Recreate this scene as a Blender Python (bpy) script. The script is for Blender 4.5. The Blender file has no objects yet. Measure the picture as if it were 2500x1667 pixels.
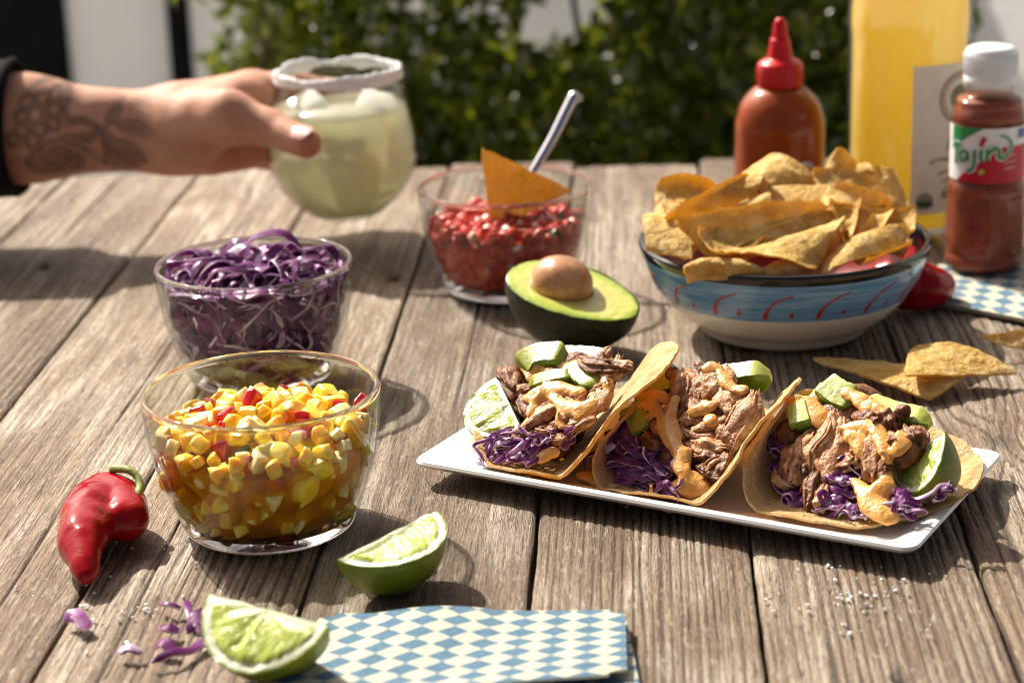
import bpy, math, random
import numpy as np
from mathutils import Vector, Matrix, noise as mnoise

random.seed(7)
RNG = np.random.default_rng(11)
scene = bpy.context.scene
COL = scene.collection
R_ = math.radians

# ------------------------------------------------------------------ camera
PITCH, ROLL, CAMH, FPX = R_(18), R_(2), 0.367, 5200.0
CAM = np.array([0.0, -CAMH / math.tan(PITCH), CAMH])
FWD = np.array([0.0, math.cos(PITCH), -math.sin(PITCH)])
_u0 = np.array([0.0, math.sin(PITCH), math.cos(PITCH)])
_r0 = np.array([1.0, 0.0, 0.0])
RGT = math.cos(ROLL) * _r0 - math.sin(ROLL) * _u0
UPV = math.sin(ROLL) * _r0 + math.cos(ROLL) * _u0
cd = bpy.data.cameras.new('camera')
cam = bpy.data.objects.new('camera', cd)
COL.objects.link(cam)
cam.matrix_world = Matrix(((RGT[0], UPV[0], -FWD[0], CAM[0]), (RGT[1], UPV[1], -FWD[1], CAM[1]),
                           (RGT[2], UPV[2], -FWD[2], CAM[2]), (0, 0, 0, 1)))
cd.sensor_width = 36.0
cd.lens = FPX / 2500 * 36
cd.clip_start, cd.clip_end = 0.02, 500
cd.dof.use_dof = True
cd.dof.focus_distance = 0.965
cd.dof.aperture_fstop = 8.6
cd.dof.aperture_blades = 0
scene.camera = cam

# ------------------------------------------------------------------ light
SUN_EL, SUN_AZ = 44.0, 36.0          # azimuth: degrees from +Y towards -X
world = bpy.data.worlds.new('World'); scene.world = world; world.use_nodes = True
wn = world.node_tree.nodes; wn.clear()
sky = wn.new('ShaderNodeTexSky'); sky.sky_type = 'NISHITA'; sky.sun_disc = False
sky.sun_elevation = R_(SUN_EL); sky.sun_rotation = R_(-SUN_AZ)
sky.altitude = 50; sky.air_density = 0.3; sky.dust_density = 8.0; sky.ozone_density = 0.0
bg = wn.new('ShaderNodeBackground'); bg.inputs['Strength'].default_value = 0.078
wo = wn.new('ShaderNodeOutputWorld')
world.node_tree.links.new(sky.outputs[0], bg.inputs[0]); world.node_tree.links.new(bg.outputs[0], wo.inputs[0])
sd = bpy.data.lights.new('sun', 'SUN'); sd.energy = 5.0; sd.angle = R_(0.55); sd.color = (1.0, 0.93, 0.82)
sun = bpy.data.objects.new('sun', sd); COL.objects.link(sun)
SUNV = Vector((-math.sin(R_(SUN_AZ)) * math.cos(R_(SUN_EL)), math.cos(R_(SUN_AZ)) * math.cos(R_(SUN_EL)), math.sin(R_(SUN_EL))))
sun.location = SUNV * 6
sun.rotation_euler = SUNV.to_track_quat('Z', 'Y').to_euler()
vs = scene.view_settings
vs.view_transform = 'Standard'; vs.look = 'None'; vs.exposure = 0.74; vs.gamma = 1.0; vs.use_curve_mapping = False
scene.render.engine = 'CYCLES'
cy = scene.cycles
cy.caustics_reflective = False; cy.caustics_refractive = False
cy.max_bounces = 10; cy.diffuse_bounces = 3; cy.glossy_bounces = 4; cy.transmission_bounces = 8; cy.transparent_max_bounces = 24
cy.sample_clamp_indirect = 6.0
cy.use_denoising = True; cy.denoising_prefilter = 'ACCURATE'; cy.pixel_filter_type = 'BLACKMAN_HARRIS'; cy.filter_width = 1.0


# ------------------------------------------------------------------ points in the place
def ray(x, y):
    return FWD + (x - 1250) / FPX * RGT - (y - 833.5) / FPX * UPV
def at_z(x, y, z=0.0):
    d = ray(x, y); return CAM + (z - CAM[2]) / d[2] * d
def at_y(x, y, Y):
    d = ray(x, y); return CAM + (Y - CAM[1]) / d[1] * d
PC = np.array([0.087, -0.228, 0.0]); E1 = np.array([0.866, -0.5, 0.0]); E2 = np.array([0.5, 0.866, 0.0])
def at_b(x, y, b):                    # on the upright plane b across the platter
    d = ray(x, y); t = ((PC + E2 * b - CAM) @ E2) / (d @ E2); return CAM + t * d

# ------------------------------------------------------------------ noise, meshes
def vnoise(x, y, z=0.0, seed=0):
    x, y, z = np.broadcast_arrays(np.asarray(x, float), np.asarray(y, float), np.asarray(z, float))
    xi, yi, zi = np.floor(x).astype(np.int64), np.floor(y).astype(np.int64), np.floor(z).astype(np.int64)
    fx, fy, fz = x - xi, y - yi, z - zi
    fx, fy, fz = [f * f * (3 - 2 * f) for f in (fx, fy, fz)]
    def hsh(i, j, k):
        n = (i * 374761393 + j * 668265263 + k * 2147483647 + seed * 1274126177) & 0xFFFFFFFF
        n = ((n ^ (n >> 13)) * 1274126177) & 0xFFFFFFFF
        n = ((n ^ (n >> 16)) * 2246822519) & 0xFFFFFFFF
        return ((n ^ (n >> 15)) & 0xFFFFFF) / float(0xFFFFFF)
    r = 0
    for di, wx in ((0, 1 - fx), (1, fx)):
        for dj, wy in ((0, 1 - fy), (1, fy)):
            for dk, wz in ((0, 1 - fz), (1, fz)):
                r = r + hsh(xi + di, yi + dj, zi + dk) * wx * wy * wz
    return r * 2 - 1
def fbm(x, y, z=0.0, o=4, seed=0):
    r, a, t = 0, 1.0, 0
    for i in range(o):
        r = r + a * vnoise(np.asarray(x) * 2 ** i, np.asarray(y) * 2 ** i, np.asarray(z) * 2 ** i, seed + i * 17); t += a; a *= 0.5
    return r / t

def make_mesh(name, V, F, mats, idx=None, smooth=True):
    me = bpy.data.meshes.new(name)
    V = np.asarray(V, dtype=np.float32)
    if isinstance(F, np.ndarray):
        k = F.shape[1]
        me.vertices.add(len(V)); me.vertices.foreach_set('co', V.ravel())
        me.loops.add(F.size); me.loops.foreach_set('vertex_index', F.astype(np.int32).ravel())
        me.polygons.add(len(F)); me.polygons.foreach_set('loop_start', np.arange(0, F.size, k, dtype=np.int32))
        me.update(calc_edges=True)
    else:
        me.from_pydata([tuple(v) for v in V.tolist()], [], [tuple(int(i) for i in f) for f in F])
    for m in (mats if isinstance(mats, (list, tuple)) else [mats]): me.materials.append(m)
    if idx is not None: me.polygons.foreach_set('material_index', np.asarray(idx, dtype=np.int32))
    me.polygons.foreach_set('use_smooth', np.full(len(me.polygons), smooth))
    me.update(); me.validate()
    return me
def obj(name, me, parent=None, loc=None):
    o = bpy.data.objects.new(name, me); COL.objects.link(o)
    if parent is not None: o.parent = parent
    if loc is not None: o.location = tuple(float(c) for c in loc)
    return o
def tag(o, label, cat, group=None):
    o['label'] = label; o['category'] = cat
    if group: o['group'] = group
    return o
def thing(name, label, cat, loc=(0, 0, 0), group=None):
    o = bpy.data.objects.new(name, None); COL.objects.link(o); o.empty_display_size = 0.02
    o.location = tuple(float(c) for c in loc)
    return tag(o, label, cat, group)
def cut_angle(me, ang=40):
    try: me.set_sharp_from_angle(angle=R_(ang))
    except Exception: pass

def crom(P, n):                        # smooth curve through points, n samples evenly spaced along it
    P = np.asarray(P, float); Q = np.vstack([2 * P[0] - P[1], P, 2 * P[-1] - P[-2]]); out = []
    for i in range(1, len(Q) - 2):
        for t in np.linspace(0, 1, 24, endpoint=False):
            a, b, c, d = Q[i - 1], Q[i], Q[i + 1], Q[i + 2]
            out.append(0.5 * (2 * b + (c - a) * t + (2 * a - 5 * b + 4 * c - d) * t * t + (3 * b - a - 3 * c + d) * t ** 3))
    out.append(P[-1]); out = np.array(out)
    s = np.concatenate([[0], np.cumsum(np.linalg.norm(np.diff(out[:, :3], axis=0), axis=1))])
    q = np.linspace(0, s[-1], n)
    return np.stack([np.interp(q, s, out[:, k]) for k in range(out.shape[1])], 1)
def lathe(prof, n=64, closed=False):
    prof = np.asarray(prof, float); m = len(prof); a = np.linspace(0, 2 * math.pi, n, endpoint=False)
    V = np.stack([prof[:, 0][:, None] * np.cos(a), prof[:, 0][:, None] * np.sin(a), np.repeat(prof[:, 1][:, None], n, 1)], 2).reshape(-1, 3)
    i = np.arange(m - 1)[:, None] * n; j = np.arange(n)[None]; k = (j + 1) % n
    F = np.stack([i + j, i + k, i + n + k, i + n + j], 2).reshape(-1, 4)
    return V, F
def lathe_rows(m, n): return np.repeat(np.arange(m - 1), n)
def smooth_prof(P, k=6):
    P = np.asarray(P, float); return crom(P, len(P) * k)
def frames(P):
    P = np.asarray(P, float); T = np.gradient(P, axis=0); T /= np.linalg.norm(T, axis=1)[:, None] + 1e-12
    N = np.zeros_like(P); ref = np.array([0, 0, 1.0])
    if abs(T[0] @ ref) > 0.9: ref = np.array([1.0, 0, 0])
    n = ref - (ref @ T[0]) * T[0]; n /= np.linalg.norm(n)
    for i in range(len(P)):
        n = n - (n @ T[i]) * T[i]; n /= np.linalg.norm(n) + 1e-12; N[i] = n
    return T, N, np.cross(T, N)
def tube(P, r, k=10, ell=1.0, prof=None, cap=True):
    P = np.asarray(P, float); n = len(P); r = np.broadcast_to(np.asarray(r, float), (n,))
    T, N, B = frames(P); a = np.linspace(0, 2 * math.pi, k, endpoint=False)
    pr = np.ones((n, k)) if prof is None else prof
    V = P[:, None] + (r[:, None] * pr)[:, :, None] * (np.cos(a)[None, :, None] * N[:, None] * ell + np.sin(a)[None, :, None] * B[:, None])
    V = V.reshape(-1, 3)
    F = [[i * k + j, i * k + (j + 1) % k, (i + 1) * k + (j + 1) % k, (i + 1) * k + j] for i in range(n - 1) for j in range(k)]
    if cap:
        V = np.vstack([V, P[0] - T[0] * r[0] * .25, P[-1] + T[-1] * r[-1] * .25]); c0, c1 = n * k, n * k + 1
        for j in range(k):
            F.append([c0, (j + 1) % k, j]); F.append([c1, (n - 1) * k + j, (n - 1) * k + (j + 1) % k])
    return V, F
def box(lo, hi):
    (a, b, c), (d, e, f) = lo, hi
    V = [(a, b, c), (d, b, c), (d, e, c), (a, e, c), (a, b, f), (d, b, f), (d, e, f), (a, e, f)]
    return V, [(0, 3, 2, 1), (4, 5, 6, 7), (0, 1, 5, 4), (1, 2, 6, 5), (2, 3, 7, 6), (3, 0, 4, 7)]
def bevel_box(lo, hi, bv, seg=2):
    import bmesh
    V, F = box(lo, hi); bm = bmesh.new(); vs_ = [bm.verts.new(v) for v in V]
    for f in F: bm.faces.new([vs_[i] for i in f])
    bmesh.ops.bevel(bm, geom=bm.edges[:], offset=bv, segments=seg, affect='EDGES', profile=0.6)
    V = [tuple(v.co) for v in bm.verts]; bm.verts.index_update(); F = [[v.index for v in f.verts] for f in bm.faces]; bm.free()
    return V, F

def surfnet(f, lo, hi, h):             # closed surface of a field f < 0
    lo, hi = np.asarray(lo, float), np.asarray(hi, float)
    ax = [np.arange(lo[k], hi[k] + h, h) for k in range(3)]
    X, Y, Z = np.meshgrid(*ax, indexing='ij'); S = f(X, Y, Z); n = S.shape
    ins = S < 0; cs = tuple(m - 1 for m in n)
    acc = np.zeros(cs + (3,)); cnt = np.zeros(cs)
    crn = [(i, j, k) for i in (0, 1) for j in (0, 1) for k in (0, 1)]
    def sl(A, c): return A[c[0]:c[0] + cs[0], c[1]:c[1] + cs[1], c[2]:c[2] + cs[2]]
    for c in crn:
        for k in range(3):
            if c[k] == 0:
                d = list(c); d[k] = 1
                s0, s1 = sl(S, c), sl(S, d); x = (s0 < 0) != (s1 < 0)
                t = np.where(x, s0 / (s0 - s1 + 1e-20), 0)
                for q in range(3): acc[..., q] += np.where(x, (c[q] + (t if q == k else 0)), 0)
                cnt += x
    act = cnt > 0; ids = -np.ones(cs, int); ids[act] = np.arange(act.sum())
    I = np.argwhere(act); V = lo + h * (I + acc[act] / cnt[act][:, None]); F = []
    for k in range(3):
        a, b = [(1, 2), (2, 0), (0, 1)][k]
        e = [slice(1, -1)] * 3; e[k] = slice(0, -1); e2 = list(e); e2[k] = slice(1, None)
        A, B = ins[tuple(e)], ins[tuple(e2)]; ch = np.argwhere(A != B)
        if not len(ch): continue
        fl = A[A != B]; base = ch + 1; base[:, k] -= 1
        q = []
        for da, db in ((-1, -1), (0, -1), (0, 0), (-1, 0)):
            p = base.copy(); p[:, a] += da; p[:, b] += db; q.append(ids[p[:, 0], p[:, 1], p[:, 2]])
        q = np.stack(q, 1); q[~fl] = q[~fl][:, ::-1]; F.append(q)
    F = np.vstack(F); F = F[(F >= 0).all(1)]
    return V, F
def capsule(X, Y, Z, a, b, ra, rb, sc=(1, 1, 1)):
    a, b = np.asarray(a, float), np.asarray(b, float); d = b - a
    t = np.clip(((X - a[0]) * d[0] + (Y - a[1]) * d[1] + (Z - a[2]) * d[2]) / (d @ d + 1e-12), 0, 1)
    dx, dy, dz = (X - a[0] - t * d[0]) / sc[0], (Y - a[1] - t * d[1]) / sc[1], (Z - a[2] - t * d[2]) / sc[2]
    return np.sqrt(dx * dx + dy * dy + dz * dz) - (ra + (rb - ra) * t)
def smin(a, b, k):
    h = np.clip(0.5 + 0.5 * (b - a) / k, 0, 1); return b + (a - b) * h - k * h * (1 - h)

# ------------------------------------------------------------------ materials
class NT:
    def __init__(s, name):
        s.m = bpy.data.materials.new(name); s.m.use_nodes = True; s.t = s.m.node_tree; s.t.nodes.clear()
        s.out = s.t.nodes.new('ShaderNodeOutputMaterial')
    def n(s, ty, **kw):
        d = s.t.nodes.new(ty)
        for k, v in kw.items():
            if k in d.inputs: s.set(d, k, v)
            else: setattr(d, k, v)
        return d
    def set(s, d, k, v):
        if isinstance(v, bpy.types.NodeSocket): s.t.links.new(v, d.inputs[k])
        else: d.inputs[k].default_value = v
    def coord(s, sc=(1, 1, 1), which='Object'):
        tc = s.n('ShaderNodeTexCoord'); mp = s.n('ShaderNodeMapping'); s.t.links.new(tc.outputs[which], mp.inputs[0]); mp.inputs['Scale'].default_value = sc
        return mp.outputs[0]
    def noise(s, vec, scale, detail=4, rough=0.55, dist=0.0):
        d = s.n('ShaderNodeTexNoise'); s.t.links.new(vec, d.inputs['Vector']); d.inputs['Scale'].default_value = scale
        d.inputs['Detail'].default_value = detail; d.inputs['Roughness'].default_value = rough; d.inputs['Distortion'].default_value = dist
        return d.outputs[0]
    def ramp(s, fac, stops):
        d = s.n('ShaderNodeValToRGB'); s.t.links.new(fac, d.inputs[0]); e = d.color_ramp.elements
        while len(e) < len(stops): e.new(0.5)
        for i, (p, c) in enumerate(stops):
            e[i].position = p; e[i].color = (tuple(c) + (1,))[:4] if not isinstance(c, (int, float)) else (c, c, c, 1)
        return d.outputs[0]
    def mix(s, f, a, b, bt='MIX'):
        d = s.n('ShaderNodeMix'); d.data_type = 'RGBA'; d.blend_type = bt
        for k, v in ((0, f), (6, a), (7, b)):
            if isinstance(v, bpy.types.NodeSocket): s.t.links.new(v, d.inputs[k])
            elif k == 0: d.inputs[0].default_value = v
            else: d.inputs[k].default_value = tuple(v) + (1,)
        return d.outputs[2]
    def math(s, op, a, b=0.0, clamp=False):
        d = s.n('ShaderNodeMath'); d.operation = op; d.use_clamp = clamp
        for k, v in ((0, a), (1, b)):
            if isinstance(v, bpy.types.NodeSocket): s.t.links.new(v, d.inputs[k])
            else: d.inputs[k].default_value = v
        return d.outputs[0]
    def bump(s, h, dist, strength=1.0, nrm=None):
        d = s.n('ShaderNodeBump'); s.t.links.new(h, d.inputs['Height']); d.inputs['Distance'].default_value = dist; d.inputs['Strength'].default_value = strength
        if nrm is not None: s.t.links.new(nrm, d.inputs['Normal'])
        return d.outputs[0]
    def bsdf(s, color, rough=0.5, **kw):
        d = s.n('ShaderNodeBsdfPrincipled')
        s.set(d, 'Base Color', color if isinstance(color, bpy.types.NodeSocket) else tuple(color) + (1,)); s.set(d, 'Roughness', rough)
        for k, v in kw.items():
            k = k.replace('_', ' ')
            s.set(d, k, v)
        return d
    def attr(s, name):
        d = s.n('ShaderNodeAttribute'); d.attribute_name = name; return d.outputs['Fac']
    def done(s, sh):
        s.t.links.new(sh.outputs[0] if hasattr(sh, 'outputs') else sh, s.out.inputs['Surface']); return s.m
    def translucent(s, p, color, fac, nrm=None):
        t = s.n('ShaderNodeBsdfTranslucent'); s.set(t, 'Color', color if isinstance(color, bpy.types.NodeSocket) else tuple(color) + (1,))
        if nrm is not None: s.t.links.new(nrm, t.inputs['Normal'])
        m = s.n('ShaderNodeMixShader'); m.inputs[0].default_value = fac
        s.t.links.new(p.outputs[0], m.inputs[1]); s.t.links.new(t.outputs[0], m.inputs[2]); return m

def food(name, cols, scale=120, rough=0.35, bump=0.0006, bscale=300, sss=0.0, rad=(0.004, 0.002, 0.001), trans=0.0, tcol=None, spec=0.5, coat=0.0, sc=(1, 1, 1), detail=4):
    s = NT(name); v = s.coord(sc); oi = s.n('ShaderNodeObjectInfo')
    va = s.n('ShaderNodeVectorMath'); va.operation = 'ADD'; s.t.links.new(v, va.inputs[0])
    sh = s.math('MULTIPLY', oi.outputs['Random'], 7.0); s.t.links.new(sh, va.inputs[1]); v = va.outputs[0]
    f = s.noise(v, scale, detail, 0.6)
    k = len(cols); c = s.ramp(f, [(0.30 + 0.40 * i / max(1, k - 1), cols[i]) for i in range(k)])
    hsv = s.n('ShaderNodeHueSaturation'); s.t.links.new(c, hsv.inputs['Color'])
    s.t.links.new(s.math('ADD', s.math('MULTIPLY', oi.outputs['Random'], 0.34), 0.83), hsv.inputs['Value']); c = hsv.outputs[0]
    nb = s.noise(v, bscale, 3, 0.6)
    nr = s.bump(nb, bump, 0.8)
    p = s.bsdf(c, rough, Specular_IOR_Level=spec, Coat_Weight=coat, Coat_Roughness=0.08, Subsurface_Weight=sss, Subsurface_Radius=rad, Subsurface_Scale=1.0)
    s.t.links.new(nr, p.inputs['Normal'])
    if trans > 0:
        return s.done(s.translucent(p, tcol or cols[-1], trans, nr))
    return s.done(p)
def plain(name, col, rough=0.4, spec=0.5, coat=0.0, metal=0.0, var=0.12, scale=60, bump=0.0, bscale=400, **kw):
    s = NT(name); v = s.coord(); f = s.noise(v, scale, 4, 0.6)
    c = s.ramp(f, [(0.3, tuple(x * (1 - var) for x in col)), (0.7, tuple(min(1, x * (1 + var)) for x in col))])
    p = s.bsdf(c, rough, Specular_IOR_Level=spec, Coat_Weight=coat, Coat_Roughness=0.04, Metallic=metal, **kw)
    if bump: s.t.links.new(s.bump(s.noise(v, bscale, 3), bump), p.inputs['Normal'])
    return s.done(p)
def clear_glass(name, tint=(0.97, 0.985, 0.98), rough=0.0, gain=1.0):
    s = NT(name); lw = s.n('ShaderNodeLayerWeight'); lw.inputs[0].default_value = 0.5
    f = s.math('ADD', s.math('MULTIPLY', s.math('POWER', lw.outputs['Facing'], 5.0), 0.9), 0.035)
    t = s.n('ShaderNodeBsdfTransparent'); s.t.links.new(s.mix(s.math('POWER', lw.outputs['Facing'], 2.0), tint, tuple(c * .78 for c in tint)), t.inputs[0])
    g = s.n('ShaderNodeBsdfGlossy'); g.inputs['Roughness'].default_value = 0.045 + rough
    m = s.n('ShaderNodeMixShader'); s.t.links.new(s.math('MULTIPLY', f, gain, True), m.inputs[0])
    s.t.links.new(t.outputs[0], m.inputs[1]); s.t.links.new(g.outputs[0], m.inputs[2]); return s.done(m)
def solid_glass(name, tint=(0.96, 0.98, 0.975)):
    s = NT(name); p = s.bsdf(tint, 0.035, Transmission_Weight=1.0, IOR=1.48); t = s.n('ShaderNodeBsdfTransparent'); t.inputs[0].default_value = (.93, .95, .94, 1)
    m = s.n('ShaderNodeMixShader'); m.inputs[0].default_value = .22; s.t.links.new(p.outputs[0], m.inputs[1]); s.t.links.new(t.outputs[0], m.inputs[2]); return s.done(m)

M = {}
def wood_mat():
    s = NT('weathered_wood'); v = s.coord(); oi = s.n('ShaderNodeObjectInfo')
    va = s.n('ShaderNodeVectorMath'); va.operation = 'ADD'; s.t.links.new(v, va.inputs[0])
    s.t.links.new(s.math('MULTIPLY', oi.outputs['Random'], 9.0), va.inputs[1])
    mp = s.n('ShaderNodeMapping'); s.t.links.new(va.outputs[0], mp.inputs[0]); mp.inputs['Scale'].default_value = (1, 0.045, 1)
    mp2 = s.n('ShaderNodeMapping'); s.t.links.new(va.outputs[0], mp2.inputs[0]); mp2.inputs['Scale'].default_value = (1, 0.22, 1)
    fib = s.noise(mp.outputs[0], 900, 5, 0.65, 0.3)          # fine fibres
    mid = s.noise(mp.outputs[0], 190, 5, 0.6, 0.6)
    pat = s.noise(mp2.outputs[0], 24, 5, 0.6, 0.8)           # bleached and stained patches
    fleck = s.noise(mp2.outputs[0], 420, 4, 0.7)
    g = s.attr('grain'); pit = s.attr('pit')
    base = s.ramp(pat, [(0.32, (0.185, 0.120, 0.072)), (0.47, (0.350, 0.262, 0.178)), (0.62, (0.600, 0.510, 0.400))])
    base = s.mix(s.ramp(mid, [(0.35, 0.75), (0.6, 0.0)]), base, (0.160, 0.104, 0.066), 'MIX')
    base = s.mix(s.math('MULTIPLY', s.ramp(g, [(0.22, 1.0), (0.66, 0.0)]), 0.84), base, (0.062, 0.040, 0.028))
    base = s.mix(s.math('MULTIPLY', s.ramp(fib, [(0.34, 1.0), (0.50, 0.0)]), 0.62), base, (0.085, 0.058, 0.040))
    base = s.mix(s.math('MULTIPLY', s.ramp(fleck, [(0.56, 0.0), (0.70, 1.0)]), 0.55), base, (0.66, 0.59, 0.50))
    mp3 = s.n('ShaderNodeMapping'); s.t.links.new(va.outputs[0], mp3.inputs[0]); mp3.inputs['Scale'].default_value = (1, 0.13, 1)
    pore = s.noise(mp3.outputs[0], 1500, 3, 0.6)             # open pores and hairline checks
    base = s.mix(s.math('MULTIPLY', s.ramp(pore, [(0.36, 1.0), (0.47, 0.0)]), 0.62), base, (0.060, 0.038, 0.024))
    stain = s.noise(mp2.outputs[0], 70, 4, 0.65, 0.5)
    base = s.mix(s.math('MULTIPLY', s.ramp(stain, [(0.54, 0.0), (0.70, 1.0)]), 0.40), base, (0.205, 0.110, 0.058))
    base = s.mix(pit, base, (0.012, 0.009, 0.007))
    hs = s.n('ShaderNodeHueSaturation'); s.t.links.new(base, hs.inputs['Color']); hs.inputs['Saturation'].default_value = 1.0
    s.t.links.new(s.math('ADD', s.math('MULTIPLY', oi.outputs['Random'], 0.34), 0.80), hs.inputs['Value'])
    h = s.math('ADD', s.math('MULTIPLY', fib, 0.8), s.math('MULTIPLY', mid, 0.35)); h = s.math('ADD', s.math('ADD', h, s.math('MULTIPLY', fleck, 0.4)), s.math('MULTIPLY', pore, 0.5))
    p = s.bsdf(hs.outputs[0], 0.60, Specular_IOR_Level=0.22)
    s.t.links.new(s.bump(h, 0.0022, 1.0), p.inputs['Normal'])
    return s.done(p)
M['wood'] = wood_mat()
M['clear'] = clear_glass('bowl_glass')
M['glass'] = solid_glass('thick_glass')
M['drinkglass'] = clear_glass('tumbler_glass', (0.975, 0.985, 0.975))
M['plastic'] = clear_glass('clear_plastic', (0.96, 0.93, 0.88), 0.07, 0.8)

# ------------------------------------------------------------------ ground, wall, hedge
g = obj('ground', make_mesh('ground', *[np.array([(-60, -60, -.76), (60, -60, -.76), (60, 60, -.76), (-60, 60, -.76)]), np.array([[0, 1, 2, 3]])],
        plain('pale_concrete', (0.60, 0.58, 0.54), 0.85, 0.2, var=0.15, scale=1.5, bump=0.004, bscale=60), smooth=False)); g['kind'] = 'structure'

def wall_things():
    white = plain('white_render', (0.86, 0.855, 0.84), 0.8, 0.2, var=0.03, scale=2, bump=0.002, bscale=90)
    black = plain('black_paint', (0.006, 0.0055, 0.006), 0.8, 0.1, var=0.3, scale=8)
    Y = 2.1
    xl = at_y(-120, 0, Y)[0]; x1 = at_y(150, 0, Y)[0]; x2 = at_y(404, 0, Y)[0]; x3 = at_y(455, 0, Y)[0]
    t = thing('garden_wall', 'plain white rendered wall behind the green hedge', 'wall', (0, Y, -.76))
    V, F = bevel_box((x3 + .002, 0, 0), (.530, .14, 1.00), .004); obj('wall_panel', make_mesh('wall_panel', V, F, white, smooth=False), t)
    V, F = bevel_box((x3 + .002, -.015, 1.002), (.530, .155, 1.042), .006); obj('coping', make_mesh('coping', V, F, white, smooth=False), t)
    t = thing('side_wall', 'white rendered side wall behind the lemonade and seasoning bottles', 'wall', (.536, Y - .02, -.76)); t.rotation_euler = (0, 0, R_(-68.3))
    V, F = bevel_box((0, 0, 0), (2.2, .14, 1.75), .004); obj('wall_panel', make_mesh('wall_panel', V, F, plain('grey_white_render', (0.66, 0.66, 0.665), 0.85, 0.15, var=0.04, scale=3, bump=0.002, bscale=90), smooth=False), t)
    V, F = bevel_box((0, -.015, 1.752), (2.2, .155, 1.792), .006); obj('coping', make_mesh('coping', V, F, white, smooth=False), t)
    t = thing('white_door', 'tall white panel between black uprights behind the forearm', 'door', (0, Y, -.76))
    V, F = bevel_box((x1 + .001, .015, 0), (x2 - .001, .055, 1.06), .003); obj('door_panel', make_mesh('door_panel', V, F, white, smooth=False), t)
    t = thing('black_post', 'narrow black upright post left of the hedge', 'post', (0, Y, -.76))
    V, F = bevel_box((x2, -.01, 0), (x3, .06, 1.08), .004); obj('post_shaft', make_mesh('post_shaft', V, F, black, smooth=False), t)
    t = thing('black_door', 'black door leaf at the upper left edge', 'door', (0, Y, -.76))
    V, F = bevel_box((xl - .5, 0, 0), (x1, .06, 1.08), .004); obj('door_panel', make_mesh('door_panel', V, F, black, smooth=False), t)
wall_things()

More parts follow.
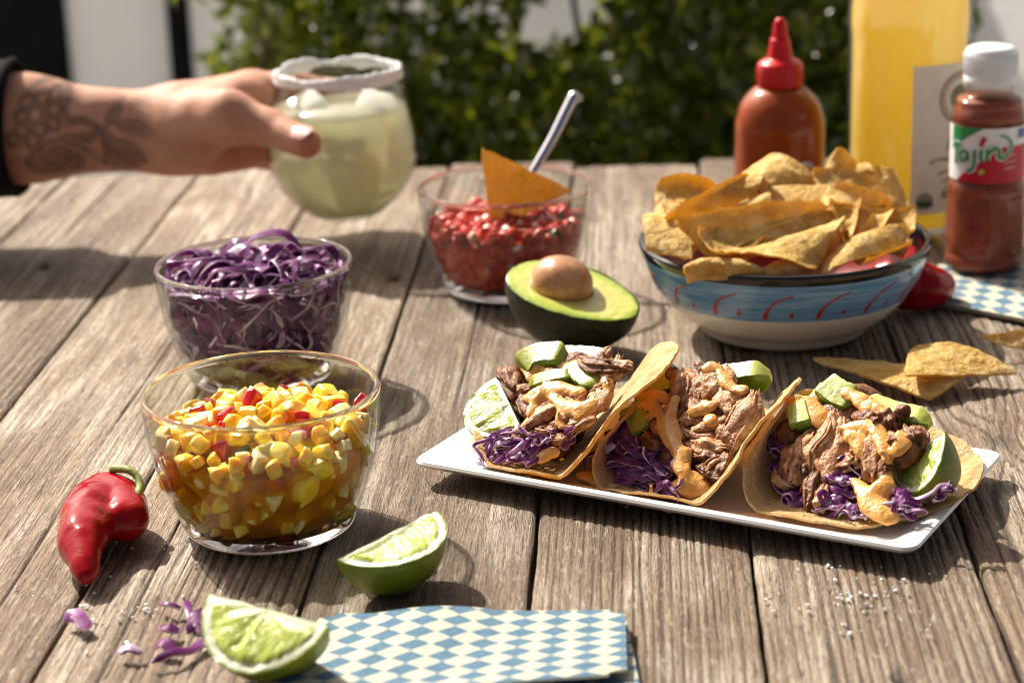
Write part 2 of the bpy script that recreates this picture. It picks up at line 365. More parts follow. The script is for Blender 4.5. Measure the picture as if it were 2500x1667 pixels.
def hedge():
    s = NT('hedge_leaf'); v = s.coord(); f = s.noise(v, 9, 4, 0.6)
    at_ = s.n('ShaderNodeAttribute'); at_.attribute_name = 'tone'
    c = s.ramp(at_.outputs['Fac'], [(0.0, (0.012, 0.020, 0.002)), (0.45, (0.034, 0.050, 0.004)), (0.75, (0.11, 0.14, 0.014)), (1.0, (0.30, 0.30, 0.06))])
    p = s.bsdf(c, 0.26, Specular_IOR_Level=0.45)
    leaf = s.done(s.translucent(p, s.mix(0.5, c, (0.36, 0.42, 0.02)), 0.40))
    bark = plain('hedge_bark', (0.13, 0.085, 0.055), 0.8, 0.2, var=0.3, scale=40)
    h = thing('hedge', 'dense dark green leafy hedge behind the far end of the table', 'hedge', (0, .98, -.76))
    N = 110000
    X = RNG.uniform(-.66, 1.55, N); Yy = RNG.uniform(0, 1, N); Z = -.30 + .46 * RNG.uniform(0, 1, N) ** 1.12
    dens = fbm(X * 4, Z * 4, Yy * 2, 3, 5)
    lx0, lx1 = at_y(492, 150, .8)[0], at_y(492, 150, 1.4)[0]
    # clumps: push leaves onto twigs, thin some of them out
    x = X + .02 * fbm(X * 30, Z * 30, 0, 2, 3); z = Z
    y = .86 + Yy ** 1.1 * .46 + .05 * fbm(X * 5, Z * 5, 0, 2, 9)
    keep = (dens > -.34) & (x > lx0 + (lx1 - lx0) * (y - .8) / .6 + .03 * vnoise(Z * 14, 0, 0, 4))
    # gaps that let the pale wall show through near the top, and an open end on the right
    for gx, gy, gr in ((1385, 40, .032), (1330, 95, .020), (1440, 5, .026), (1290, 70, .015), (560, 95, .02), (505, 55, .03), (905, 85, .008), (700, 70, .008), (1235, 100, .012), (1500, 60, .012), (1190, 20, .012), (2040, 30, .012), (1010, 40, .012)):
        for Yk in (.9, 1.05, 1.2):
            q = at_y(gx, gy, Yk); keep &= ((x - q[0]) ** 2 + (z - q[2]) ** 2 > (gr * (Yk + 1.13) / 2.1) ** 2) | (np.abs(y - Yk) > .12)
    rx = at_y(2330, 0, 1.0)[0]
    keep &= (x < rx) | (z < at_y(2480, 430, 1.1)[2] + .03 * vnoise(x * 20, y * 20, 0, 8))
    x, y, z = x[keep], y[keep], z[keep]; n = len(x)
    L = RNG.uniform(.017, .030, n); W = L * RNG.uniform(.42, .58, n)
    d = RNG.normal(size=(n, 3)); d[:, 2] += .5; d[:, 1] -= .4; d /= np.linalg.norm(d, axis=1)[:, None]
    up = RNG.normal(size=(n, 3)) * .7 + np.array([0, -.35, .8]); sd_ = np.cross(d, up); sd_ /= np.linalg.norm(sd_, axis=1)[:, None]; nn = np.cross(sd_, d)
    P = np.stack([x, y - .98, z + .76], 1)
    V = np.stack([P, P + d * (L * .5)[:, None] + sd_ * (W * .5)[:, None] + nn * (W * .22)[:, None], P + d * L[:, None],
                  P + d * (L * .5)[:, None] - sd_ * (W * .5)[:, None] + nn * (W * .22)[:, None]], 1)
    V = V.reshape(-1, 3); i = np.arange(n) * 4
    F = np.stack([np.stack([i, i + 1, i + 2], 1), np.stack([i, i + 2, i + 3], 1)], 1).reshape(-1, 3)
    me = make_mesh('foliage', V, F, leaf, smooth=True)
    tone = np.clip(.45 + .33 * fbm(x * 7, z * 7, y * 7, 3, 2) + RNG.normal(0, .2, n), 0, 1)
    a = me.attributes.new('tone', 'FLOAT', 'POINT'); a.data.foreach_set('value', np.repeat(tone, 4).astype(np.float32))
    fo = obj('foliage', me, h); fo['kind'] = 'stuff'
    for k in range(9):
        bx = -.3 + k * .19 + random.uniform(-.04, .04); pts = [(bx, random.uniform(.02, .22), .02)]
        dx = random.uniform(-.10, .22)
        for j in range(1, 5): pts.append((bx + dx * j / 4 + random.uniform(-.03, .03), pts[0][1] + random.uniform(-.05, .05), .02 + .26 * j))
        P = crom(pts, 26); V, F = tube(P, np.linspace(.007, .002, 26), 7)
        obj('branch', make_mesh('branch', V, F, bark), h)
hedge()

# ------------------------------------------------------------------ table of weathered planks
YAW = 3.6
GAPS = [-.455, -.359, -.259, -.163, -.069, .0244, .1168, .210, .304, .400, .495]
def table():
    t = thing('picnic_table', 'weathered grey brown plank table covered with food', 'table', (0, 0, -.76))
    t.rotation_euler = (0, 0, R_(-YAW))
    ends = [.43, .425, .432, .428, .436, .418, .436, .430, .426, .434]
    holes = {1: [(.3, .045)], 3: [], 4: []}
    ca, sa = math.cos(R_(YAW)), math.sin(R_(YAW))
    pits = []
    for sx, sy, r in ((107, 648, .0048), (962, 676, .0045), (2197, 1650, .0042), (1960, 1640, .001)):
        q = at_z(sx, sy, 0); pits.append((q[0] * ca - q[1] * sa, q[0] * sa + q[1] * ca, r))
    kn = at_z(2440, 1075, 0); knots = [(kn[0] * ca - kn[1] * sa, kn[0] * sa + kn[1] * ca, .007)]
    lam = [.0060, .0045, .0066, .0052, .0078, .0038, .0046, .0060, .0060, .0050]
    for i in range(10):
        x0, x1 = GAPS[i] + .0011, GAPS[i + 1] - .0011; y0, y1 = -.72, ends[i]
        nu, nv = 140, 220
        u = np.linspace(x0, x1, nu); w = np.linspace(y0, y1, nv); U, W = np.meshgrid(u, w, indexing='ij')
        wy = .004 * fbm(U * 9 + i, W * 3.2, i * 3.3, 3, 40 + i) + .010 * fbm(U * 4, W * 1.3, i * 1.7, 2, 80 + i)
        ph = (U + wy) / lam[i]
        for kx, ky, kr in knots:
            if x0 - .02 < kx < x1 + .02:
                dd = np.sqrt((U - kx) ** 2 + ((W - ky) / 1.8) ** 2); ph = ph + 2.2 * np.exp(-(dd / .022) ** 2) * np.sign(U - kx)
        ph = ph + .26 * vnoise(U * 300, W * 10, i, 7) + .9 * fbm(U * 42 + i * 3.1, W * .9, i, 2, 60 + i)
        rg = .5 + .5 * np.sin(2 * math.pi * ph)
        rg = rg ** .36
        amp = np.clip(.80 + .75 * fbm(U * 26, W * 3, i, 3, 200 + i), .2, 1.15)
        grain = 1 - (1 - rg) * amp
        fine = fbm(U * 1100, W * 34, i, 2, 300 + i)
        Zh = -.00075 * (1 - grain) + .00028 * fine - .0011 * ((U - (x0 + x1) / 2) / (x1 - x0)) ** 2 * 2 + .0006 * fbm(U * 6, W * 4, i, 2, 9)
        crack = np.exp(-(((U - (x0 + (x1 - x0) * (.2 + .6 * ((i * .37) % 1)) + .004 * fbm(W * 3, i, 0, 2, 5))) / .0007) ** 2)) * np.clip(fbm(W * 2.2, i * 5, 0, 2, 33) * 4, 0, 1)
        Zh -= .0016 * crack; grain = grain * (1 - .9 * crack)
        pit = np.zeros_like(U)
        for px, py, r in pits:
            d = np.sqrt((U - px) ** 2 + ((W - py) / 1.5) ** 2); f = np.clip(1.25 - d / r, 0, 1); f = f * f * (3 - 2 * f); pit = np.maximum(pit, f); Zh -= .003 * f
        for kx, ky, kr in knots:
            d = np.sqrt((U - kx) ** 2 + ((W - ky) / 1.3) ** 2); f = np.clip(1.4 - d / kr, 0, 1); pit = np.maximum(pit, f * .55); Zh += .0008 * np.exp(-(d / kr / 1.6) ** 2)
        # worn edges
        ed = np.minimum(U - x0, x1 - U); Zh -= .0016 * np.clip(1 - ed / .0028, 0, 1) ** 2
        edg = .0006 * fbm(W * 20, i, 0, 3, 12) + .0003 * fbm(W * 90, i, 0, 2, 13)
        Ux = U + np.where(ed < .003, edg, 0)
        Wy = W + np.where(W > y1 - .006, .0035 * fbm(U * 120, i, 0, 3, 21), 0)
        top = np.stack([Ux, Wy, Zh + .76 - .0004], 2)
        bot = top.copy(); bot[..., 2] = .76 - .028
        V = np.vstack([top.reshape(-1, 3), bot.reshape(-1, 3)]); n = nu * nv
        I, J = np.meshgrid(np.arange(nu - 1), np.arange(nv - 1), indexing='ij'); a = (I * nv + J).ravel()
        Ft = np.stack([a, a + nv, a + nv + 1, a + 1], 1)
        def skirt(e, rev):
            q = np.stack([e[:-1], e[1:], e[1:] + n, e[:-1] + n], 1); return q[:, ::-1] if rev else q
        b0 = np.array([[n, n + nv - 1, n + nu * nv - 1, n + (nu - 1) * nv]])
        F = np.vstack([Ft, skirt(np.arange(nv), True)[:, ::-1][:, ::-1], skirt(np.arange(nv) + (nu - 1) * nv, False),
                       skirt(np.arange(nu) * nv, False), skirt(np.arange(nu) * nv + nv - 1, True), b0])
        me = make_mesh('plank', V, F, M['wood'], smooth=True); cut_angle(me, 50)
        for nm, A in (('grain', grain), ('pit', pit)):
            at_ = me.attributes.new(nm, 'FLOAT', 'POINT'); at_.data.foreach_set('value', np.concatenate([A.ravel(), A.ravel() * (1 if nm == 'pit' else 1)]).astype(np.float32))
        obj('plank', me, t)
    for yy in (-.45, .2):
        V, F = bevel_box((-.45, yy - .045, .76 - .075), (.49, yy + .045, .76 - .029), .003); obj('crossbeam', make_mesh('crossbeam', V, F, M['wood'], smooth=False), t)
table()

# ------------------------------------------------------------------ glass bowls
BOWL_OUT = [(0.0, .0012), (.030, .0012), (.0345, .0002), (.0372, .0012), (.0388, .0045), (.0405, .0095), (.0440, .0185), (.0480, .031), (.0505, .044), (.0517, .055), (.0521, .0615)]
BOWL_RIM = [(.0521, .0630), (.0516, .0641), (.0508, .0645), (.0500, .0641), (.0496, .0630)]
BOWL_IN = [(.0494, .0615), (.0491, .055), (.0479, .044), (.0453, .031), (.0415, .0170), (.0362, .0085), (.026, .0056), (.010, .0048), (0.0, .0047)]
IN_Z = np.array([p[1] for p in BOWL_IN][::-1]); IN_R = np.array([p[0] for p in BOWL_IN][::-1])
def r_in(z): return np.interp(z, IN_Z, IN_R)
def bowl_mesh():
    a, b, c = smooth_prof(BOWL_OUT, 4), np.array(BOWL_RIM), smooth_prof(BOWL_IN, 4)
    pr = np.vstack([a, b, c]); V, F = lathe(pr, 96); V[:, 0] += 1e-7
    rows = lathe_rows(len(pr), 96); z = pr[:, 1]; na, nb = len(a), len(b)
    solid = np.zeros(len(pr) - 1, int)
    for i in range(len(pr) - 1):
        zz = (z[i] + z[i + 1]) / 2
        if (zz > .0612) or (i < na and zz < .0075): solid[i] = 1
    return make_mesh('glass_bowl', V, F, [M['clear'], M['glass']], solid[rows])
BME = bowl_mesh()
POS = {'mango': (-.1102, -.2518), 'cab': (-.1348, -.047), 'salsa': (-.001, .103)}
bowls = {}
for k, lb in (('mango', 'clear glass bowl of yellow mango salsa at the front'), ('cab', 'clear glass bowl of shredded purple cabbage'), ('salsa', 'clear glass bowl of red tomato salsa with a spoon')):
    o = obj('glass_bowl', BME, None, (*POS[k], .0006)); tag(o, lb, 'bowl', 'small glass bowls of toppings')
    o.rotation_euler = (0, 0, random.uniform(0, 6)); bowls[k] = o

# dice -------------------------------------------------------------
def dice_mesh(name, mat, size, asp=(1, 1, 1), seed=0, rnd=.38, n=6):
    # rounded, slightly crushed cube
    g = np.linspace(-1, 1, n); V = []; F = []
    for ax in range(3):
        for sg in (-1, 1):
            o0 = len(V)
            for a in g:
                for b in g:
                    p = [0, 0, 0]; p[ax] = sg; p[(ax + 1) % 3] = a; p[(ax + 2) % 3] = b * sg; V.append(p)
            for i in range(n - 1):
                for j in range(n - 1):
                    q = o0 + i * n + j; F.append([q, q + n, q + n + 1, q + 1])
    V = np.array(V, float)
    nr = V / np.linalg.norm(V, axis=1)[:, None]
    V = V * (1 - rnd) + nr * rnd * 1.25
    d = .15 * np.stack([vnoise(V[:, 0] * 1.0 + 5, V[:, 1] * 1.0, V[:, 2] * 1.0, seed + q) + .5 * vnoise(V[:, 0] * 2.6 + 5, V[:, 1] * 2.6, V[:, 2] * 2.6, seed + q + 9) for q in range(3)], 1)
    sk = np.random.default_rng(seed).uniform(-.22, .22, (3, 3)); V = (V + d + V @ sk) * np.array(asp) * size / 2
    me = make_mesh(name, V, F, mat)
    import bmesh
    bm = bmesh.new(); bm.from_mesh(me); bmesh.ops.remove_doubles(bm, verts=bm.verts, dist=size * .02); bm.to_mesh(me); bm.free()
    me.polygons.foreach_set('use_smooth', np.ones(len(me.polygons), bool))
    return me
def curved_bit(name, mat, size, seed=0):    # a curved sliver, such as onion or pepper skin
    r = np.random.default_rng(seed); a = np.linspace(-.55, .55, 7); L = size * r.uniform(.8, 1.3); w = size * .42; th = size * .2; V, F = [], []
    for t in a:
        for s_, q in ((-1, 0), (1, 0), (1, 1), (-1, 1)):
            rr = L * (1 + .0) - q * th; V.append((rr * math.sin(t), s_ * w * .5 * (1 - .5 * t * t), rr * math.cos(t) - L))
    for i in range(6):
        for j in range(4): F.append([i * 4 + j, i * 4 + (j + 1) % 4, i * 4 + 4 + (j + 1) % 4, i * 4 + 4 + j])
    F += [[3, 2, 1, 0], [24, 25, 26, 27]]
    return make_mesh(name, V, F, mat, smooth=False)

def euler_rand(): return tuple(random.uniform(0, 6.28) for _ in range(3))

def fill(kind):
    cx, cy_ = POS[kind]
    if kind == 'mango':
        t = thing('mango_salsa', 'chunky yellow mango salsa heaped in the front glass bowl', 'salsa', (cx, cy_, .009))
        mango = food('mango_flesh', [(.86, .42, .012), (.92, .60, .04), (.95, .76, .20)], 60, .26, .0006, 260, .6, (.006, .003, .0008), coat=.15)
        pale = food('pineapple_flesh', [(.86, .68, .26), (.92, .80, .42)], 80, .28, .0006, 320, .5, (.005, .0035, .0015), coat=.15)
        red = food('red_pepper_flesh', [(.55, .012, .012), (.70, .03, .02)], 90, .2, .0003, 200, .2, coat=.6)
        onion = food('red_onion_flesh', [(.34, .02, .06), (.55, .12, .20), (.8, .5, .55)], 160, .25, .0003, 200, .2, coat=.5)
        green = food('green_chili_flesh', [(.05, .12, .015), (.13, .24, .03)], 120, .3, .0004, 200, .15, coat=.4)
        sj = NT('amber_juice'); pj = sj.bsdf((.92, .46, .012), .12, Subsurface_Weight=.4, Subsurface_Radius=(.012, .006, .001), Subsurface_Scale=1.0); tj = sj.n('ShaderNodeBsdfTransparent'); tj.inputs[0].default_value = (.99, .76, .24, 1); pj = sj.translucent(pj, (.98, .58, .04), .5)
        mj = sj.n('ShaderNodeMixShader'); mj.inputs[0].default_value = .56; sj.t.links.new(pj.outputs[0], mj.inputs[1]); sj.t.links.new(tj.outputs[0], mj.inputs[2]); amber = sj.done(mj)
        V = [dice_mesh('mango_cube', mango, .0078, (1, random.uniform(.8, 1.2), random.uniform(.75, 1.1)), k) for k in range(7)]
        Pm = [dice_mesh('pineapple_cube', pale, .0074, (1, random.uniform(.8, 1.1), random.uniform(.7, 1.3)), 30 + k, .2) for k in range(5)]
        Rm = [dice_mesh('red_pepper_piece', red, .0086, (1, .9, .38), 50 + k, .2) for k in range(3)]
        On = [curved_bit('onion_piece', onion, .0085, k) for k in range(3)]
        Gm = [curved_bit('green_chili_piece', green, .0085, 7 + k) for k in range(3)]
        top, zj = .046, .040
        # juice: fills the lower part, surface a little ragged
        zs = np.linspace(.0062, zj, 14); pr = [(0, .0054)] + [(r_in(z) - .0009, z) for z in zs] + [(r_in(zj) * .8, zj + .001), (0, zj + .001)]
        Vv, F = lathe(pr, 72); Vv = Vv - np.array([0, 0, .009]); an = np.arctan2(Vv[:, 1], Vv[:, 0]); rr = np.hypot(Vv[:, 0], Vv[:, 1])
        k = 1 - .035 * np.clip(fbm(an * 5, Vv[:, 2] * 160, 0, 2, 4) + .35, 0, 1); Vv[:, :2] *= k[:, None]
        obj('juice', make_mesh('juice', Vv, F, amber), t)
        spots = []
        for ring in range(1600):
            z = .0095 + .0365 * random.random(); th = random.uniform(0, 6.283); spots.append((th, z, r_in(z) - .0043))
        used = []
        def ok(p, d=.0076):
            for q in used:
                if (p[0] - q[0]) ** 2 + (p[1] - q[1]) ** 2 + (p[2] - q[2]) ** 2 < d * d: return False
            used.append(p); return True
        def put(p, top_=False):
            u = random.random() if top_ else random.choice([random.uniform(0, .84)] * 6 + [.85, .86, .9, .97]); q_ = .86 if (not top_ and u >= .80) else 1.0; p = (p[0] * q_, p[1] * q_, p[2])
            if u < .56: me, nm = random.choice(V), 'mango_cube'
            elif u < .76: me, nm = random.choice(Pm), 'pineapple_cube'
            elif u < .89: me, nm = random.choice(Rm), 'red_pepper_piece'
            elif u < .94: me, nm = random.choice(On), 'onion_piece'
            else: me, nm = random.choice(Gm), 'green_chili_piece'
            o = obj(nm, me, t, (p[0], p[1], p[2] - .009)); o.rotation_euler = euler_rand(); k_ = random.uniform(.62, 1.14); o.scale = (k_, k_, k_)
        for th, z, r in spots:
            p = (r * math.cos(th), r * math.sin(th), z)
            if ok(p, .0057): put(p)
        for _ in range(1500):
            r = .0445 * math.sqrt(random.random()); th = random.uniform(0, 6.283)
            z = .0462 + .0060 * (1 - (r / .0445) ** 2) + .002 * random.random() - .004 * (1 if r * math.sin(th) < -.028 else 0)
            p = (r * math.cos(th), r * math.sin(th), z)
            if ok(p, .0062): put(p, True)
        V2, F2 = surfnet(lambda X, Y, Z: ((X / .038) ** 2 + (Y / .038) ** 2 + ((Z - .030) / .0185) ** 2) ** .5 * .0185 - .0185 + .002 * fbm(X * 120, Y * 120, Z * 120, 2, 3), (-.045, -.045, .008), (.045, .045, .052), .0022)
        obj('mango_pulp', make_mesh('mango_pulp', V2 - np.array([0, 0, .009]), F2, mango), t)
    if kind == 'salsa':
        t = thing('tomato_salsa', 'red diced tomato salsa filling the far glass bowl', 'salsa', (cx, cy_, .009))
        tom = food('tomato_flesh', [(.36, .014, .010), (.56, .040, .022), (.70, .17, .10)], 150, .34, .0006, 240, .3, (.004, .001, .001), coat=.06, spec=.35)
        ton = food('white_onion_flesh', [(.72, .42, .34), (.82, .66, .56)], 120, .25, .0004, 240, .35, coat=.4)
        grn = food('cilantro_leaf', [(.04, .09, .015), (.10, .18, .03)], 120, .35, .0004, 240)
        T = [dice_mesh('tomato_piece', tom, .0068, (1, random.uniform(.7, 1.2), random.uniform(.5, .9)), 70 + k, .35) for k in range(7)]
        O = [dice_mesh('onion_piece', ton, .0056, (1, .9, .6), 90 + k, .3) for k in range(3)]
        G_ = [curved_bit('cilantro_piece', grn, .006, 20 + k) for k in range(3)]
        zt = .040
        zs = np.linspace(.0062, zt - .004, 14); pr = [(0, .0054)] + [(r_in(z) - .0011, z) for z in zs] + [(r_in(zt) * .85, zt - .002), (0, zt)]
        Vv, F = lathe(pr, 72); Vv -= np.array([0, 0, .009]); an = np.arctan2(Vv[:, 1], Vv[:, 0])
        k = 1 - .04 * np.clip(fbm(an * 6, Vv[:, 2] * 200, 0, 2, 14) + .4, 0, 1); Vv[:, :2] *= k[:, None]
        obj('tomato_pulp', make_mesh('tomato_pulp', Vv, F, tom), t)
        used = []
        def ok2(p, d):
            for q in used:
                if (p[0] - q[0]) ** 2 + (p[1] - q[1]) ** 2 + (p[2] - q[2]) ** 2 < d * d: return False
            used.append(p); return True
        def put2(p):
            u = random.random(); me, nm = (random.choice(T), 'tomato_piece') if u < .8 else ((random.choice(O), 'onion_piece') if u < .93 else (random.choice(G_), 'cilantro_piece'))
            o = obj(nm, me, t, (p[0], p[1], p[2] - .009)); o.rotation_euler = euler_rand()
        for _ in range(1500):
            z = .0100 + .028 * random.random(); th = random.uniform(math.pi * .85, math.pi * 2.15); r = r_in(z) - .0045; p = (r * math.cos(th), r * math.sin(th), z)
            if ok2(p, .0056): put2(p)
        for _ in range(1500):
            r = .0435 * math.sqrt(random.random()); th = random.uniform(0, 6.283); p = (r * math.cos(th), r * math.sin(th), zt + .001 + .003 * random.random())
            if ok2(p, .0056): put2(p)

fill('mango'); fill('salsa')

# cabbage ----------------------------------------------------------
M['purple'] = food('cabbage_purple', [(.075, .010, .085), (.165, .024, .155), (.30, .08, .27)], 70, .38, .0005, 220, .12, (.002, .001, .002), trans=.22, tcol=(.45, .06, .36), coat=.03, spec=.35, sc=(1, 1, 1))
M['pale'] = food('cabbage_white_rib', [(.36, .17, .38), (.54, .38, .52), (.76, .68, .68)], 120, .3, .0004, 220, .2, (.003, .002, .002), coat=.2)
def ribbon(P, Nref, w, th, twist=0.0, pale=False, n=26, phase=0.0):
    P = crom(P, n); T = np.gradient(P, axis=0); T /= np.linalg.norm(T, axis=1)[:, None] + 1e-9
    Nref = np.asarray(Nref, float)
    if Nref.ndim == 1: Nref = np.repeat(Nref[None], n, 0)
    else: Nref = np.stack([np.interp(np.linspace(0, 1, n), np.linspace(0, 1, len(Nref)), Nref[:, k]) for k in range(3)], 1)
    N = Nref - (Nref * T).sum(1)[:, None] * T; N /= np.linalg.norm(N, axis=1)[:, None] + 1e-9; B = np.cross(T, N)
    a = phase + twist * np.linspace(-.5, .5, n); ca, sa = np.cos(a)[:, None], np.sin(a)[:, None]; N, B = N * ca + B * sa, B * ca - N * sa
    s_ = np.linspace(0, 1, n); tap = np.clip(np.minimum(s_ / .12, (1 - s_) / .12), .25, 1) * (1 + .22 * vnoise(s_ * 5, P[0, 0] * 999, 0, 3)); hw = (w * .5 * tap)[:, None]; ht = th * .5
    cr = ht * .7
    V = np.stack([P - B * hw - N * ht, P - N * ht + N * cr, P + B * hw - N * ht, P + B * hw + N * ht, P + N * ht + N * cr, P - B * hw + N * ht], 1).reshape(-1, 3); F, idx = [], []
    mi = (0, 0, 1, 0, 0, 1) if not pale else (1, 1, 0, 1, 1, 0)
    for i in range(n - 1):
        for j in range(6): F.append([i * 6 + j, i * 6 + (j + 1) % 6, i * 6 + 6 + (j + 1) % 6, i * 6 + 6 + j]); idx.append(mi[j])
    F += [[5, 4, 1, 0], [4, 3, 2, 1], [(n - 1) * 6 + q for q in (0, 1, 4, 5)], [(n - 1) * 6 + q for q in (1, 2, 3, 4)]]; idx += [1] * 4
    me = make_mesh('cabbage_shred', V, F, [M['purple'], M['pale']], idx); cut_angle(me, 50); return me
def fill_cabbage():
    cx, cy_ = POS['cab']; t = thing('shredded_cabbage', 'loose purple cabbage shreds piled in the glass bowl', 'cabbage', (cx, cy_, .009)); z0 = .009
    V2, F2 = surfnet(lambda X, Y, Z: np.sqrt((X / .034) ** 2 + (Y / .034) ** 2 + ((Z - .031) / .026) ** 2) * .024 - .024 + .005 * fbm(X * 90, Y * 90, Z * 90, 2, 3), (-.046, -.046, .0), (.046, .046, .066), .0026)
    o = obj('cabbage_core', make_mesh('cabbage_core', V2 - np.array([0, 0, z0]), F2, M['purple']), t)
    for k in range(235):
        pl = random.random() < .15; wall = k < 150; n = 6; ln = random.uniform(.022, .055); pts, nr = [], []
        if wall:
            th = random.uniform(math.pi * .9, math.pi * 2.1) if k < 115 else random.uniform(0, 6.28); z = random.uniform(.0095, .052); an = random.gauss(0, .75)
            if random.random() < .2: an = random.gauss(1.57, .3)
            cu = random.uniform(-1.2, 1.2)
            off = random.uniform(.0010, .0065)
            for j in range(n):
                r = max(.005, r_in(max(z, .0080)) - off - .003 * abs(math.sin(j * 1.3 + k))); pts.append((r * math.cos(th), r * math.sin(th), z - z0)); nr.append((math.cos(th), math.sin(th), -.25))
                st = ln / (n - 1); th += st * math.cos(an) / max(r, .012); z += st * math.sin(an)
                z = min(max(z, .0078), .056); an += cu * .5 + random.uniform(-.3, .3)
            me = ribbon(pts, nr, random.uniform(.0028, .0058), .0015, random.uniform(-2.2, 2.2), pl, 22, random.uniform(-1.0, 1.0))
        else:
            th = random.uniform(0, 6.28); r = .036 * math.sqrt(random.random()); x, y = r * math.cos(th), r * math.sin(th); an = random.uniform(0, 6.28); cu = random.uniform(-1.0, 1.0)
            hz = .0535 + .0125 * (1 - (r / .038) ** 2); arch = random.uniform(.001, .012)
            for j in range(n):
                rr = math.hypot(x, y)
                if rr > .0445: x *= .0445 / rr; y *= .0445 / rr
                q = j / (n - 1); pts.append((x, y, hz + arch * 4 * q * (1 - q) - .004 + random.uniform(-.0015, .0015) - z0)); nr.append((random.uniform(-.8, .8), random.uniform(-.8, .8), .8))
                x += ln / (n - 1) * math.cos(an); y += ln / (n - 1) * math.sin(an); an += cu * .5
            me = ribbon(pts, nr, random.uniform(.0028, .0058), .0011, random.uniform(-2, 2), pl, 22)
        obj('cabbage_shred', me, t)
fill_cabbage()

# ------------------------------------------------------------------ tortilla stuff
def corn_mat(name, cols, trans, tcol, spots=True):
    s = NT(name); v = s.coord(); oi = s.n('ShaderNodeObjectInfo')
    va = s.n('ShaderNodeVectorMath'); va.operation = 'ADD'; s.t.links.new(v, va.inputs[0]); s.t.links.new(s.math('MULTIPLY', oi.outputs['Random'], 5.0), va.inputs[1]); v = va.outputs[0]
    f = s.noise(v, 95, 5, 0.62); c = s.ramp(f, [(0.30, cols[0]), (0.5, cols[1]), (0.68, cols[2])])
    if spots:
        q = s.noise(v, 230, 4, 0.6); c = s.mix(s.math('MULTIPLY', s.ramp(q, [(0.62, 0.0), (0.74, 1.0)]), .55), c, (.26, .10, .022))
    gr = s.noise(v, 1500, 2, 0.5); c = s.mix(s.math('MULTIPLY', s.ramp(gr, [(0.55, 0.0), (0.68, 1.0)]), .6), c, (.28, .13, .035))
    bl = s.noise(v, 260, 4, 0.6); h = s.math('ADD', s.math('MULTIPLY', bl, 1.0), s.math('MULTIPLY', gr, .18))
    nr = s.bump(h, .0030, .9)
    p = s.bsdf(c, .58, Specular_IOR_Level=.35); s.t.links.new(nr, p.inputs['Normal'])
    return s.done(s.translucent(p, tcol, trans, nr))
M['tortilla'] = corn_mat('corn_tortilla', [(.56, .36, .13), (.72, .53, .24), (.82, .68, .42)], .36, (.95, .56, .08))
M['chip'] = corn_mat('corn_chip', [(.56, .33, .065), (.80, .56, .155), (.92, .76, .36)], .34, (.99, .62, .05))

def chip_mesh(A, B, C, bulge, th=.0016, n=16, rnd=.10, seed=0, arc=.0):
    A, B, C = [np.asarray(p, float) for p in (A, B, C)]; ctr = (A + B + C) / 3; N = np.cross(B - A, C - A); N /= np.linalg.norm(N); sz = np.linalg.norm(B - A)
    ids, V, uv = {}, [], []
    for i in range(n + 1):
        for j in range(n + 1 - i):
            a, b = i / n, j / n; c = 1 - a - b; ids[(i, j)] = len(V)
            p = A * a + B * b + C * c
            m = max(a, b, c); k = 1 - rnd * max(0, (m - .8) / .2) ** 2 ; p = ctr + (p - ctr) * k
            p = p + (p - ctr) * arc * (4 * b * c) * (1 - a) ** 2
            V.append(p); uv.append((a, b, c))
    V = np.array(V); uv = np.array(uv)
    if np.isscalar(bulge): dsp = bulge * (1 - 3 * ((uv - 1 / 3) ** 2).sum(1))
    else:                              # bend about one corner direction
        dsp = bulge[0] * (1 - (2 * uv[:, bulge[1]] - .8) ** 2)
        if len(bulge) > 2: dsp = dsp + bulge[2] * (uv[:, (bulge[1] + 1) % 3] - uv[:, (bulge[1] + 2) % 3]) ** 2
    loc = V - ctr
    dsp = dsp + .0011 * fbm(loc[:, 0] * 110 + seed, loc[:, 1] * 110, loc[:, 2] * 110, 3, seed) + .004 * vnoise(loc[:, 0] * 28 + seed, loc[:, 1] * 28, loc[:, 2] * 28, seed + 5)
    inpl = np.stack([vnoise(loc[:, 0] * 260, loc[:, 1] * 260, loc[:, 2] * 260, seed + q) for q in (1, 2, 3)], 1) * .0006
    T = V + N * (dsp + th / 2)[:, None] + inpl; Bt = V + N * (dsp - th / 2)[:, None] + inpl; nv = len(V)
    F = []
    for i in range(n):
        for j in range(n - i):
            a, b, c = ids[(i, j)], ids[(i + 1, j)], ids[(i, j + 1)]; F += [[a, b, c], [a + nv, c + nv, b + nv]]
            if i + j < n - 1: d = ids[(i + 1, j + 1)]; F += [[b, d, c], [b + nv, c + nv, d + nv]]
    ring = [ids[(i, 0)] for i in range(n)] + [ids[(n - j, j)] for j in range(n)] + [ids[(0, n - k)] for k in range(n)]
    for q in range(len(ring)): a, b = ring[q], ring[(q + 1) % len(ring)]; F.append([a, a + nv, b + nv, b])
    return np.vstack([T, Bt]), F, ctr
